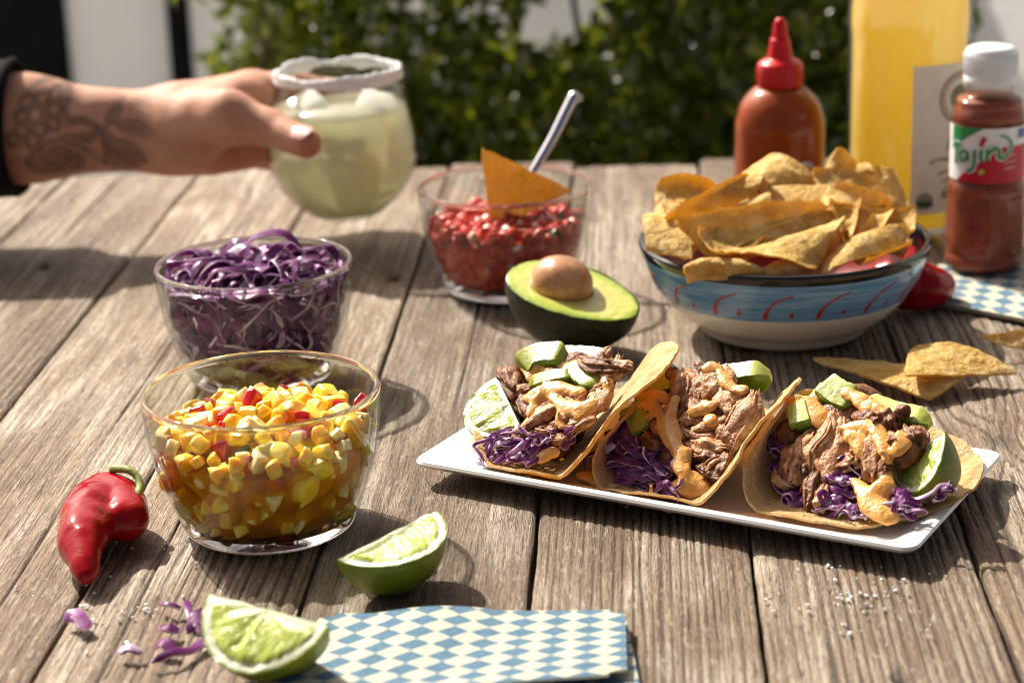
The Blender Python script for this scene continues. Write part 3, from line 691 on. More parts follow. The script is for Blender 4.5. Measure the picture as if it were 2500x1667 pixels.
def chip_quad(A, B, C, D, bulge, th=.0012, n=18, seed=0, curl=1.0):
    A, B, C, D = [np.asarray(p, float) for p in (A, B, C, D)]; ctr = (A + B + C + D) / 4; u = np.linspace(0, 1, n + 1); U, W = np.meshgrid(u, u, indexing='ij'); m = n + 1
    N = np.cross(C - A, D - B); N /= np.linalg.norm(N) + 1e-9; N = N if N[2] > 0 else -N
    V = A * ((1 - U) * (1 - W))[..., None] + B * (U * (1 - W))[..., None] + C * (U * W)[..., None] + D * ((1 - U) * W)[..., None]
    k = (np.abs(2 * U - 1) * np.abs(2 * W - 1)) ** 6; V = V + (ctr - V) * (.07 * k)[..., None]
    loc = V - ctr; x, y, z = loc[..., 0], loc[..., 1], loc[..., 2]
    b1, b2 = [q * .6 for q in (bulge if not np.isscalar(bulge) else (bulge, 0))]
    dsp = b1 * (1 - (2 * U - 1) ** 2) + b2 * (1 - (2 * W - 1) ** 2) + .0009 * fbm(x * 120 + seed, y * 120, z * 120, 3, seed) + .0035 * vnoise(x * 26 + seed, y * 26, z * 26, seed + 5)
    bl = np.clip(fbm(x * 160, y * 160 + seed, z * 160, 2, seed + 8) - .15, 0, 1) * .0013; dsp = dsp * (.45 + .55 * curl) + bl + curl * .0050 * (np.abs(2 * U - 1) ** 3) * np.sin(seed * 1.3) + curl * .0060 * (np.abs(2 * W - 1) ** 3) * np.cos(seed * 2.1)
    inpl = np.stack([vnoise(x * 240, y * 240, z * 240, seed + q) for q in (1, 2, 3)], 2) * .0007
    T = (V + N * (dsp + th / 2)[..., None] + inpl).reshape(-1, 3); Bt = (V + N * (dsp - th / 2)[..., None] + inpl).reshape(-1, 3); nv = m * m
    I, J = np.meshgrid(np.arange(n), np.arange(n), indexing='ij'); a = (I * m + J).ravel(); F = np.stack([a, a + m, a + m + 1, a + 1], 1)
    r = np.concatenate([np.arange(n), np.arange(n) * m + n, n * m + n - np.arange(n), (n - np.arange(n)) * m]); S = np.stack([r, np.roll(r, -1), np.roll(r, -1) + nv, r + nv], 1)
    return np.vstack([T, Bt]), np.vstack([F, F[:, ::-1] + nv, S]), ctr
def chip(label, pts, bulge=.004, group=None, seed=0, arc=0.0, name='tortilla_chip', rnd=.10, curl=1.0):
    if len(pts) == 4: V, F, c = chip_quad(*pts, bulge, seed=seed, curl=curl)
    else: V, F, c = chip_mesh(*pts, bulge, seed=seed, arc=arc, rnd=rnd)
    me = make_mesh('tortilla_chip', V - c, F, M['chip']); cut_angle(me, 60)
    o = obj(name, me, None, c); tag(o, label, 'chip', group); return o
def zc(X, Y): return (1500 + .574 * X, .574 * Y)
def chips():
    g = 'tortilla chips heaped in the painted bowl'
    L = [  # corners in the bowl close-up and their distance back, bulge, label
        (((425, 1110, -.050), (992, 928, -.014), (915, 1050, -.036), (842, 1172, -.060)), (.004, .004), 'large flat tortilla chip leaning at the front of the painted bowl', 0),
        (((308, 972, -.036), (748, 838, -.002), (962, 850, -.004), (455, 1070, -.050)), (.002, -.008), 'long curled tortilla chip lying across the middle of the heap', 0),
        (((182, 952, -.028), (560, 752, .026), (626, 732, .032), (600, 840, .012)), (.003, .004), 'orange lit tortilla chip with a raised edge at the left of the heap', 0),
        (((232, 940, -.020), (640, 828, .012), (660, 930, .000), (440, 1095, -.036)), .003, 'shaded tortilla chip beneath the orange lit chip', 0),
        (((116, 905, -.014), (196, 878, -.008), (345, 1100, -.050), (132, 1066, -.042)), (-.003, .004), 'narrow tortilla chip standing against the left rim of the bowl', 0),
        (((180, 768, .030), (430, 806, .042), (420, 860, .030), (186, 920, .012)), .003, 'small tortilla chip peeking out at the back left of the heap', 0),
        (((505, 770, .040), (640, 676, .060), (915, 800, .038), (640, 862, .020)), (.006, .004), 'rounded tortilla chip on top at the back of the heap', 0),
        (((610, 815, .024), (910, 800, .030), (890, 915, .008), (640, 960, .000)), .003, 'shadowed tortilla chip under the rounded back chip', 0),
        (((936, 630, .052), (1020, 720, .052), (1092, 845, .042), (862, 812, .034)), (-.003, .002), 'pointed tortilla chip standing upright at the back of the heap', 0),
        (((1000, 712, .066), (1088, 684, .070), (1092, 850, .060), (950, 790, .056)), .003, 'tortilla chip corner right behind the pointed upright chip', 0),
        (((1102, 712, .042), (1190, 735, .040), (1284, 965, .016), (1112, 885, .028)), (.005, .002), 'curved tortilla chip standing at the right end of the heap', 0),
        (((915, 780, .020), (1205, 882, .024), (1100, 915, .010), (878, 880, .002)), (.004, .002), 'orange edged tortilla chip right of the heap centre', 0),
        (((862, 1166, -.060), (892, 1076, -.042), (1278, 932, -.004), (1252, 1070, -.026)), (.003, .006), 'bright yellow tortilla chip curling over the front right rim', 0),
        (((912, 910, -.002), (1040, 866, .002), (1020, 1000, -.014), (985, 1030, -.022)), (-.003, 0), 'small bright tortilla chip wedged right of the long curled chip', 0),
        (((975, 1085, -.026), (1110, 905, .006), (1200, 880, .012), (1080, 1075, -.020)), .003, 'dim tortilla chip tucked deep at the right of the heap', 0),
        (((288, 1122, -.056), (455, 1082, -.048), (710, 1166, -.066), (300, 1155, -.062)), (.002, .003), 'thin tortilla chip lying along the front left rim', 0),
        (((330, 1030, -.036), (640, 980, -.016), (620, 1080, -.034), (430, 1140, -.056)), .002, 'dark tortilla chip under the long curled chip', 0),
        (((235, 925, -.034), (900, 850, -.006), (960, 960, -.014), (500, 1140, -.048)), .002, 'broad brown tortilla chip hidden below the long curled chip', 0),
        (((560, 880, .000), (1010, 910, .004), (1010, 1050, -.026), (800, 1140, -.040)), .002, 'broad shaded tortilla chip behind the large front chip', 0),
        (((880, 895, .006), (1270, 930, .014), (1260, 1040, -.010), (1020, 1140, -.036)), .002, 'broad shaded tortilla chip behind the yellow rim chip', 0),
        (((150, 920, -.010), (520, 840, .020), (420, 1000, -.010), (300, 1120, -.044)), .002, 'broad golden tortilla chip inside the left rim', 0),
        (((500, 790, .034), (960, 780, .042), (960, 900, .016), (640, 930, .010)), .002, 'broad tortilla chip below the back of the heap', 0),
        (((820, 760, .046), (1150, 810, .044), (1130, 930, .016), (930, 940, .010)), .002, 'tortilla chip between the pointed chip and the curved right chip', 0),
        (((190, 860, .010), (470, 800, .036), (500, 900, .010), (300, 1010, -.014)), .002, 'tortilla chip low behind the left rim of the bowl', 0),
        (((560, 1150, -.058), (860, 1060, -.040), (885, 1165, -.056), (700, 1174, -.066)), .002, 'tortilla chip low at the middle of the front rim', 0),
        (((1000, 1110, -.040), (1230, 1000, -.008), (1262, 1080, -.026), (1060, 1152, -.054)), .002, 'tortilla chip low inside the right front rim', 0),
        (((1080, 860, .026), (1270, 930, .014), (1250, 1010, -.004), (1080, 1000, -.006)), .002, 'pale tortilla chip below the curved chip at the right end', 0),
    ]
    for i, (c, b, lb, arc) in enumerate(L):
        chip(lb, [at_y(*zc(x, y), Y) for x, y, Y in c], b, g, seed=i * 13 + 1, arc=arc)
    # loose chips on the table
    def z7(X, Y): return (1650 + .3699 * X, 820 + .3699 * Y)
    q = [at_z(*z7(862, 116), .014), at_z(*z7(1420, 178), .008), at_z(*z7(1960, 230), .010), at_z(*z7(1690, 418), .0035)]
    chip('broken tortilla chip lying flat on the planks by the platter', q, (.003, .002), 'loose tortilla chips on the table', 91, curl=.15)
    q = [at_z(*z7(1500, 268), .014), at_z(*z7(1545, 75), .017), at_z(*z7(1850, 30), .020), at_z(*z7(2280, 252), .006)]
    chip('rounded tortilla chip resting on the broken flat chip', q, (.003, .003), 'loose tortilla chips on the table', 95, curl=.15)
    a, b, c = at_z(2376, 822, .012), at_z(2640, 880, .003), at_z(2600, 775, .022)
    chip('shaded tortilla chip at the right edge in front of the far napkin', [a, b, c], (-.004, 0), 'loose tortilla chips on the table', 99)
chips()

# ------------------------------------------------------------------ painted chip bowl
def painted_bowl():
    t = thing('painted_bowl', 'blue and white ceramic bowl with black rim and red strokes', 'bowl', (.1526, .0081, .0006))
    white = plain('ivory_glaze', (.86, .83, .76), .22, .5, coat=.3, var=.05, scale=30)
    black = plain('black_glaze', (.008, .008, .011), .10, .45, coat=.2, var=.2)
    redin = plain('red_glaze', (.24, .008, .006), .3, .4, coat=.1, var=.2)
    s = NT('blue_brushed_glaze'); tc = s.n('ShaderNodeTexCoord'); mp = s.n('ShaderNodeMapping'); s.t.links.new(tc.outputs['Object'], mp.inputs[0]); mp.inputs['Scale'].default_value = (14, 14, 330)
    f = s.noise(mp.outputs[0], 1.6, 5, .6, .8); c = s.ramp(f, [(.30, (.10, .26, .52)), (.5, (.17, .38, .66)), (.68, (.34, .56, .76)), (.80, (.54, .70, .82))])
    blue = s.done(s.bsdf(c, .2, Coat_Weight=.5, Coat_Roughness=.05))
    s = NT('red_slip'); red = s.done(s.bsdf((.42, .030, .015), .3, Coat_Weight=.4))
    out = smooth_prof([(0, .003), (.036, .003), (.040, .0003), (.045, .0004), (.0475, .0030), (.0500, .0060), (.0590, .0125), (.0690, .0235), (.0758, .0365), (.0795, .0465), (.0806, .0505)], 5)
    rim = np.array([(.0806, .0512), (.0798, .0522), (.0785, .0526), (.0772, .0522), (.0766, .0512)])
    inn = smooth_prof([(.0762, .0498), (.0745, .0415), (.0690, .030), (.0600, .018), (.045, .010), (.02, .008), (0, .008)], 5)
    pr = np.vstack([out, rim, inn]); V, F = lathe(pr, 128); no, nr_ = len(out), len(rim); zz = pr[:, 1]; k = []
    for i in range(len(pr) - 1):
        z = (zz[i] + zz[i + 1]) / 2
        if i < no: k.append(0 if z < .0240 else (1 if z < .0468 else 2))
        elif i < no + nr_ + 3: k.append(2)
        else: k.append(3)
    body = obj('bowl_body', make_mesh('bowl_body', V, F, [white, blue, black, redin], np.array(k)[lathe_rows(len(pr), 128)]), t)
    oz, orr = out[8:, 1], out[8:, 0]
    def on(sx, z, off=.00025):
        r = np.interp(z, oz, orr) + off; return lambda th: (r * math.cos(th + sx / .0765), r * math.sin(th + sx / .0765), z)
    for i in range(16):
        th = i * 2 * math.pi / 16 + .12
        path = crom([(0, .0262), (.0010, .0300), (.0040, .0350), (.0095, .0388), (.0160, .0412)], 18); w = np.interp(np.linspace(0, 1, 18), [0, .12, .3, 1], [.0012, .0016, .0008, .0004])
        V, F = [], []
        for j in range(18):
            d = path[min(j + 1, 17)] - path[max(j - 1, 0)]; d /= np.linalg.norm(d); nn = np.array([-d[1], d[0]])
            for q, o_ in ((-1, .00015), (-.5, .0005), (.5, .0005), (1, .00015)): p = path[j] + nn * w[j] * q; V.append(on(p[0], p[1], o_)(th))
        for j in range(17):
            for q in range(3): a = j * 4 + q; F.append([a, a + 1, a + 5, a + 4])
        obj('red_stroke', make_mesh('red_stroke', V, F, red), body)
        V, F = [on(.0150, .0285, .0006)(th)], []
        for j in range(14):
            a = j / 14 * 2 * math.pi; rr = .0013; V.append(on(.0150 + rr * math.cos(a) + .0006 * max(0, math.sin(a)), .0285 + rr * math.sin(a) * (1.9 if math.sin(a) > 0 else 1), .00012)(th))
        F = [[0, 1 + j, 1 + (j + 1) % 14] for j in range(14)]; obj('red_drop', make_mesh('red_drop', V, F, red), body)
painted_bowl()

# ------------------------------------------------------------------ platter
def platter():
    t = thing('platter', 'white rectangular ceramic platter holding three tacos', 'plate', (PC[0], PC[1] + .0125, .0006)); t.rotation_euler = (0, 0, R_(-30))
    m = plain('white_porcelain', (.80, .80, .79), .10, .5, coat=.6, var=.02, scale=20)
    prof = [(-.046, .0012), (-.041, .0003), (-.038, .0004), (-.036, .0026), (-.022, .0042), (-.008, .0058), (-.0018, .0076), (0, .0096), (-.0007, .0108), (-.0028, .0111), (-.008, .0092), (-.015, .0060), (-.020, .0046), (-.025, .0040), (-.034, .0038)]
    hx, hy = .1215, .0615; V, F = [], []; ang = [(q, a) for q in range(4) for a in np.linspace(q * 90, q * 90 + 90, 7)]
    for off, z in prof:
        rc = max(.0015, .007 + off * .35)
        for q, a in ang:
            sx, sy = [(1, 1), (-1, 1), (-1, -1), (1, -1)][q]
            V.append((sx * (hx + off - rc) + rc * math.cos(R_(a)), sy * (hy + off - rc) + rc * math.sin(R_(a)), z))
    n = len(ang)
    for i in range(len(prof) - 1):
        for j in range(n): F.append([i * n + j, i * n + (j + 1) % n, (i + 1) * n + (j + 1) % n, (i + 1) * n + j])
    F.append(list(range(n))[::-1]); F.append([(len(prof) - 1) * n + j for j in range(n)])
    me = make_mesh('platter_body', V, F, m); cut_angle(me, 45); obj('platter_body', me, t)
platter()

# ------------------------------------------------------------------ tacos
M['pork'] = food('pulled_pork', [(.18, .055, .016), (.48, .225, .095), (.70, .44, .26)], 210, .40, .0014, 520, .05, (.003, .0015, .001), coat=.06, spec=.35, sc=(1, 1, 1), detail=6)
M['porkdark'] = food('roasted_pork', [(.060, .018, .006), (.21, .070, .022), (.42, .19, .08)], 210, .40, .0014, 520, .0, coat=.06, spec=.35, detail=6)
M['avo'] = food('avocado_flesh', [(.29, .35, .035), (.40, .45, .065), (.48, .49, .12)], 60, .36, .0005, 260, .25, (.004, .004, .001), coat=.2)
M['avoedge'] = food('avocado_edge', [(.11, .22, .010), (.21, .34, .025)], 90, .34, .0008, 300, .2, (.003, .003, .001), coat=.2)
M['sauce'] = food('chipotle_sauce', [(.64, .27, .050), (.74, .36, .085), (.78, .45, .15)], 160, .28, .0007, 600, .08, (.003, .0015, .001), coat=.2)
class Taco:
    def __init__(s, label, prof, R, bc, seed, rot=0.0, turn=15.0):
        s.c = PC + E1 * prof[len(prof) // 2][0] + E2 * bc; s.root = thing('taco', label, 'taco', (s.c[0], s.c[1], .006), 'pork tacos on the platter')
        P = crom(np.array([(a, z) for a, z in prof]), 80); sl = np.concatenate([[0], np.cumsum(np.linalg.norm(np.diff(P, axis=0), axis=1))]); s.P, s.s = P, sl - sl[-1] / 2
        T = np.gradient(P, axis=0); T /= np.linalg.norm(T, axis=1)[:, None]; s.N = np.stack([-T[:, 1], T[:, 0]], 1)
        nr, ns = 44, 170; rr = np.linspace(0, 1, nr); th = np.linspace(0, 2 * math.pi, ns, endpoint=False)
        RR, TH = np.meshgrid(rr, th, indexing='ij'); edge = 1 + .014 * fbm(np.cos(TH) * 3 + seed, np.sin(TH) * 3, 0, 3, seed) + .006 * vnoise(np.cos(TH) * 14, np.sin(TH) * 14, 0, seed)
        u = RR * np.cos(TH + rot) * R * edge; v = RR * np.sin(TH + rot) * R * edge
        def pos(u, v, off):
            a = np.interp(u, s.s, P[:, 0]); z = np.interp(u, s.s, P[:, 1]); na = np.interp(u, s.s, s.N[:, 0]); nz = np.interp(u, s.s, s.N[:, 1])
            a0 = P[len(P) // 2, 0]; ca, sa = math.cos(R_(turn)), math.sin(R_(turn)); av = a + na * off - a0; A_ = a0 + av * ca - v * sa; B_ = bc + av * sa + v * ca
            off_ = np.maximum(np.abs(A_ + .0062) - .1215, np.abs(B_ - .0108) - .0615); ph = np.interp(off_, [-.034, -.025, -.020, -.015, -.008, -.003, 0, .004], [.0038, .0040, .0046, .0060, .0092, .0111, .0106, .0106]) + .0026
            z = np.maximum(z, ph); sag = 0
            return PC + E1 * A_[..., None] + E2 * B_[..., None] + np.array([0, 0, 1.0]) * (z + nz * off + sag)[..., None]
        wob = .0013 * fbm(u * 60 + seed, v * 60, 0, 3, seed + 3) + .0005 * fbm(u * 330, v * 330, 0, 2, seed) + .0026 * vnoise(u * 30, v * 30, 0, seed + 9) * RR ** 2
        th_ = .0017 * (1 - .3 * RR ** 6)
        A = pos(u, v, wob + th_ / 2).reshape(-1, 3); B = pos(u, v, wob - th_ / 2).reshape(-1, 3); n = len(A); F = []
        for i in range(nr - 1):
            for j in range(ns):
                k = (j + 1) % ns; F.append([i * ns + j, (i + 1) * ns + j, (i + 1) * ns + k, i * ns + k]); F.append([n + i * ns + j, n + i * ns + k, n + (i + 1) * ns + k, n + (i + 1) * ns + j])
        e = (nr - 1) * ns
        for j in range(ns): k = (j + 1) % ns; F.append([e + j, n + e + j, n + e + k, e + k])
        V = np.vstack([A, B]); me = make_mesh('tortilla', V - s.o(), F, M['tortilla']); cut_angle(me, 60); obj('tortilla', me, s.root)
        s.bc, s.R = bc, R
    def o(s): return np.array([s.c[0], s.c[1], .006])
    def add(s, name, V, F, mat, idx=None, smooth=True): return obj(name, make_mesh(name, np.asarray(V) - s.o(), F, mat, idx, smooth), s.root)
    def core(s, pts, r, k=.01):
        f = lambda X, Y, Z: s._f(X, Y, Z, pts, r, k); L = np.array(pts); lo = L.min(0) - r - .008; hi = L.max(0) + r + .008
        V, F = surfnet(f, lo, hi, .0018); s.add('pork_core', V, F, M['porkdark'])
    def _f(s, X, Y, Z, pts, r, k):
        d = None
        for a, b in zip(pts[:-1], pts[1:]): q = capsule(X, Y, Z, a, b, r, r); d = q if d is None else smin(d, q, k)
        return d + .0042 * fbm(X * 130, Y * 130, Z * 130, 3, 6)
    def pork(s, pts, w, dark=False, seed=0):
        rs = np.random.default_rng(seed); n, k = 18, 26; P = crom(pts, n); T, N, B = frames(P); q = np.linspace(0, 1, n)
        a = np.arange(k) / k * 2 * math.pi; tw = rs.uniform(-.8, .8); ridge = rs.uniform(-1, 1, k); ridge = ridge * .8 + np.roll(ridge, 1) * .2
        V, F = [], []; e0, e1 = rs.uniform(-.3, .35, k) * w, rs.uniform(-.3, .35, k) * w
        tap = np.interp(q, [0, .08, .3, .75, .93, 1], [.30, .62, 1, .92, .6, .22]) * (1 + .22 * vnoise(q * 4, seed, 0, 4))
        fl = rs.uniform(.45, .8)
        for i in range(n):
            aa = a + tw * q[i]; rr = w * .52 * tap[i] * (1 + .30 * ridge + .20 * vnoise(np.cos(a) * 2, np.sin(a) * 2, q[i] * 7 + seed, seed))
            pull = T[i] * 1.0; sh = (e0 * max(0, 1 - q[i] / .25) * -1 + e1 * max(0, 1 - (1 - q[i]) / .25))
            for j in range(k): V.append(P[i] + N[i] * (rr[j] * math.cos(aa[j]) * fl) + B[i] * (rr[j] * math.sin(aa[j])) + pull * sh[j])
        F = [[i * k + j, i * k + (j + 1) % k, (i + 1) * k + (j + 1) % k, (i + 1) * k + j] for i in range(n - 1) for j in range(k)] + [list(range(k))[::-1], [(n - 1) * k + j for j in range(k)]]
        for m_ in range(int(rs.integers(2, 5))):
            aa = rs.uniform(0, 6.283); i0 = int(rs.integers(0, 5)); i1 = int(rs.integers(11, n)); qq = np.linspace(0, 1, i1 - i0)
            c = P[i0:i1] + (N[i0:i1] * math.cos(aa) * fl + B[i0:i1] * math.sin(aa)) * (w * .52 * tap[i0:i1] * 1.02)[:, None]; c[-3:] += (T[i1 - 1] * .0012 + np.array([rs.uniform(-.0012, .0012), 0, rs.uniform(0, .0014)])) * np.array([.3, .7, 1.2])[:, None]
            v, f = tube(c, w * rs.uniform(.05, .10) * np.interp(qq, [0, .15, .8, 1], [.4, 1, .9, .3]), 6); o = len(V); V += list(v); F += [[x + o for x in ff] for ff in f]
        s.add('pork_shred', np.array(V), F, M['porkdark'] if dark else M['pork'])
    def shred(s, pts, w=.0036, pale=False, tw=1.0, nref=(0, -.6, .8), seed=0):
        rs = np.random.default_rng(seed + 500); pts = np.array(pts, float)
        for q in range(3):
            J = pts + rs.normal(0, .0016 if q else .0003, pts.shape) + np.array([rs.uniform(-.003, .003), rs.uniform(-.001, .002), rs.uniform(-.0005, .0030)]) * (1 if q else 0); k = max(5, len(J) + 3); J = crom(J, k); J[1:-1] += rs.normal(0, .0011, (k - 2, 3))
            me = ribbon(J, nref, w * (.62, .42, .5)[q], .0009, tw + rs.uniform(-1.6, 1.6), (pale and q == 0) or rs.random() < .12, 30); me.transform(Matrix.Translation(Vector(-s.o()))); obj('cabbage_shred', me, s.root)
    def sauce(s, strokes, k=.0026):
        segs = []
        for pts, r in strokes:
            P = crom(pts, max(6, 4 * len(pts))) if len(pts) > 1 else np.array([pts[0], np.array(pts[0]) + 1e-4]); rr = np.interp(np.linspace(0, 1, len(P)), np.linspace(0, 1, len(r)), r) if not np.isscalar(r) else np.full(len(P), r)
            rr = rr * .62 * (1 + .38 * vnoise(np.linspace(0, 1, len(P)) * 5.3, P[0, 0] * 900, 0, 6)); P = P - np.array([0, -.62, .78]) * .0010
            for i in range(len(P) - 1): segs.append((P[i], P[i + 1], rr[i], rr[i + 1]))
        rs = np.random.default_rng(len(segs)); base_ = list(segs)
        for _ in range(26):                # thin runs and spots beside the main drizzle
            a_, b_, ra_, rb_ = base_[int(rs.integers(len(base_)))]; c_ = a_ + rs.normal(0, .0042, 3) * np.array([1, .5, .6]) - np.array([0, -.62, .78]) * .0006; e_ = c_ + np.array([rs.uniform(-.002, .002), -.0010, -rs.uniform(.0005, .005)]); w_ = rs.uniform(.0007, .0015); segs.append((c_, e_, w_, w_ * .8))
        al = np.array([q for sg in segs for q in sg[:2]]); lo, hi = al.min(0) - .010, al.max(0) + .010
        nn = np.array([0, -.62, .78])
        def f(X, Y, Z):
            d = None
            for a, b, ra, rb in segs:
                e = b - a; t_ = np.clip(((X - a[0]) * e[0] + (Y - a[1]) * e[1] + (Z - a[2]) * e[2]) / (e @ e + 1e-12), 0, 1); px_, py_, pz_ = X - a[0] - t_ * e[0], Y - a[1] - t_ * e[1], Z - a[2] - t_ * e[2]
                dn = px_ * nn[0] + py_ * nn[1] + pz_ * nn[2]; q = np.sqrt(np.maximum(0, px_ ** 2 + py_ ** 2 + pz_ ** 2 - dn ** 2) + (dn / .36) ** 2) - (ra + (rb - ra) * t_); d = q if d is None else smin(d, q, k)
            return d + .0016 * fbm(X * 190, Y * 190, Z * 190, 3, 8)
        V, F = surfnet(f, lo, hi, .0010); s.add('sauce', V, F, M['sauce'])
    def avocado(s, pts, w, th, up=(0, -.5, .86)):
        P = crom(pts, 20); T, _, _ = frames(P); up = np.array(up, float); V, F, idx = [], [], []
        for i in range(20):
            t = T[i]; n_ = up - (up @ t) * t; n_ /= np.linalg.norm(n_); b = np.cross(t, n_); q = i / 19; tap = min(1, .35 + min(q, 1 - q) * 5)
            ring = [(-.5, -.5), (.42, -.5), (.5, -.38), (.5, .38), (.42, .5), (-.5, .5)]
            for x, y in ring: V.append(P[i] + b * (w * tap * x) + n_ * (th * tap * y) + .0003 * np.array([mnoise.noise(Vector(P[i]) * 400 + Vector((x, y, 0)) * 9)] * 3))
        for i in range(19):
            for j in range(6): F.append([i * 6 + j, i * 6 + (j + 1) % 6, i * 6 + 6 + (j + 1) % 6, i * 6 + 6 + j]); idx.append(1 if j in (1, 2, 3) else 0)
        F += [[5, 4, 3, 2, 1, 0], [114 + q for q in range(6)]]; idx += [0, 0]
        me = make_mesh('avocado_slice', np.array(V) - s.o(), F, [M['avo'], M['avoedge']], idx); cut_angle(me, 40); obj('avocado_slice', me, s.root)

def z6(X, Y): return (1000 + .3507 * X, 800 + .3507 * Y)
def z7(X, Y): return (1650 + .3699 * X, 820 + .3699 * Y)
def bplace(y0, b0, y1, b1):
    return lambda x, y, d=0.0: at_b(x, y, b0 + (y0 - y) / (y0 - y1) * (b1 - b0) + d)
def tacos():
    # ---- left taco
    T = bplace(1122, -.028, 865, .028); t = Taco('leftmost taco with avocado slices and a lime wedge at its left', [(-.127, .0180), (-.110, .0105), (-.090, .0058), (-.074, .0076), (-.060, .0185), (-.049, .0330), (-.037, .0460), (-.022, .0555)], .0590, .014, 3)
    z = lambda pts, d=0.0: [T(*z6(x, y), d) for x, y in pts]
    t.core([T(*z6(1000, 800), .014), T(*z6(1020, 640), .014), T(*z6(1080, 420), .014), T(*z6(1200, 330), .012)], .0105)
    t.core([T(*z6(820, 560), .016), T(*z6(900, 430), .016)], .009)
    for i, (p, w, d) in enumerate([([(660, 280), (700, 330), (740, 420)], .010, 1), ([(1200, 225), (1330, 280), (1500, 290)], .013, 1), ([(1345, 235), (1360, 190), (1385, 150)], .0055, 0), ([(1440, 260), (1450, 220), (1456, 190)], .003, 0), ([(1400, 300), (1460, 255), (1540, 275)], .006, 0),
            ([(1070, 530), (960, 580), (870, 640), (770, 720)], .0115, 0), ([(1040, 500), (930, 560), (840, 640)], .006, 0), ([(800, 700), (750, 770), (715, 850)], .008, 1), ([(800, 470), (830, 560), (850, 620)], .008, 1), ([(1110, 620), (1030, 680), (1000, 720)], .009, 1),
            ([(1390, 400), (1330, 500), (1260, 600)], .010, 0), ([(1290, 580), (1190, 630), (1070, 680)], .009, 0), ([(1210, 430), (1180, 480), (1190, 540)], .006, 0), ([(1260, 440), (1330, 420), (1390, 410)], .007, 0), ([(1020, 420), (1050, 450), (1080, 470)], .006, 1), ([(1120, 470), (1150, 500), (1190, 470)], .006, 1),
            ([(1000, 760), (1060, 790), (1100, 770)], .007, 0), ([(880, 700), (950, 720), (1040, 700)], .007, 1), ([(1280, 640), (1200, 680), (1150, 720)], .006, 0), ([(760, 460), (800, 430), (850, 430)], .007, 1), ([(1330, 330), (1400, 350), (1460, 310)], .007, 0)]):
        t.pork(z(p, -.004), w, d, 10 + i)
    t.avocado(z([(765, 340), (900, 262), (1125, 248)], .004), .013, .017)
    t.avocado(z([(1000, 222), (1200, 222), (1420, 250)], .012), .009, .010)
    t.avocado(z([(838, 415), (960, 378), (1155, 345)], -.004), .0065, .0085)
    t.avocado(z([(1115, 245), (1200, 340), (1310, 410)], -.004), .011, .005)
    t.sauce([(z([(790, 215), (820, 270), (850, 360)], -.003), [.0042, .0036, .0026]), (z([(870, 215), (930, 275), (1000, 325)], -.003), [.0045, .0034, .0028]), (z([(1020, 215), (1070, 260), (1100, 290)], -.002), [.004, .003, .002]),
             (z([(945, 370), (975, 395), (1010, 390)], -.008), [.003, .0034, .003]), (z([(805, 490), (900, 475), (1000, 425), (1100, 425), (1210, 440)], -.008), [.004, .0058, .0045, .005, .003]),
             (z([(990, 470), (1090, 540), (1200, 560), (1300, 510)], -.008), [.004, .005, .0055, .003]), (z([(1095, 540), (1060, 620), (1050, 690)], -.008), [.0035, .003, .0022]), (z([(1350, 300), (1395, 355), (1370, 420)], -.007), [.003, .0035, .002]), (z([(1200, 560), (1170, 620)], -.008), [.004, .0025]),
             (z([(900, 890), (960, 880), (1010, 845)], -.004), [.003, .0042, .003]), (z([(870, 530), (850, 600)], -.008), [.003, .002])])
    for i, (p, w, pl) in enumerate([([(500, 920), (540, 810), (640, 740), (745, 715)], .0042, 0), ([(505, 885), (620, 905), (770, 845)], .0046, 0), ([(650, 945), (740, 870), (870, 862), (960, 745)], .0046, 0), ([(740, 800), (850, 845), (960, 730), (1110, 725)], .0044, 0), ([(725, 950), (850, 930), (935, 915)], .0036, 0),
            ([(520, 965), (505, 900), (580, 820), (700, 765)], .0036, 1), ([(890, 590), (905, 680), (870, 765)], .0012, 0), ([(1050, 850), (1110, 790), (1160, 685)], .0042, 0), ([(600, 850), (690, 800), (780, 830)], .0036, 0), ([(560, 900), (680, 860), (800, 880)], .004, 0), ([(760, 900), (830, 860), (900, 900)], .0036, 1), ([(820, 770), (900, 800), (1000, 790)], .0042, 0), ([(930, 830), (960, 770), (1060, 760)], .004, 0)]):
        t.shred(z(p, -.002 - .0015 * (i % 3)), w, bool(pl), random.uniform(-1.4, 1.4), seed=i)
    # ---- middle taco
    T = bplace(1235, -.034, 885, .028); t = Taco('middle taco heaped with pale pulled pork and orange sauce', [(-.0350, .0410), (-.0450, .0300), (-.0490, .0185), (-.039, .0085), (-.018, .0058), (.002, .0088), (.014, .0235), (.025, .0390), (.038, .0515)], .0620, .018, 9, 0.0, 9.0)
    z = lambda pts, d=0.0: [T(*z6(x, y), d) for x, y in pts]; y = lambda pts, d=0.0: [T(*z7(a, b), d) for a, b in pts]
    t.core([T(*z6(1800, 1010), .012), T(*z6(1950, 820), .014), T(*z7(180, 560), .014), T(*z7(230, 400), .014)], .013)
    t.core([T(*z6(1700, 880), .014), T(*z6(1780, 680), .014)], .010)
    V, F, cc = chip_mesh(at_z(*z6(1140, 985), .011), at_z(*z6(1420, 1180), .0085), at_z(*z6(1500, 1010), .008), .002, seed=5); t.add('tortilla_flap', V, F, M['tortilla'])
    V, F, cc = chip_mesh(at_z(*z6(1330, 1130), .0085), at_z(*z6(1850, 1240), .0075), at_z(*z6(1640, 1060), .008), .001, seed=6, arc=.1); t.add('tortilla_flap', V, F, M['tortilla'])
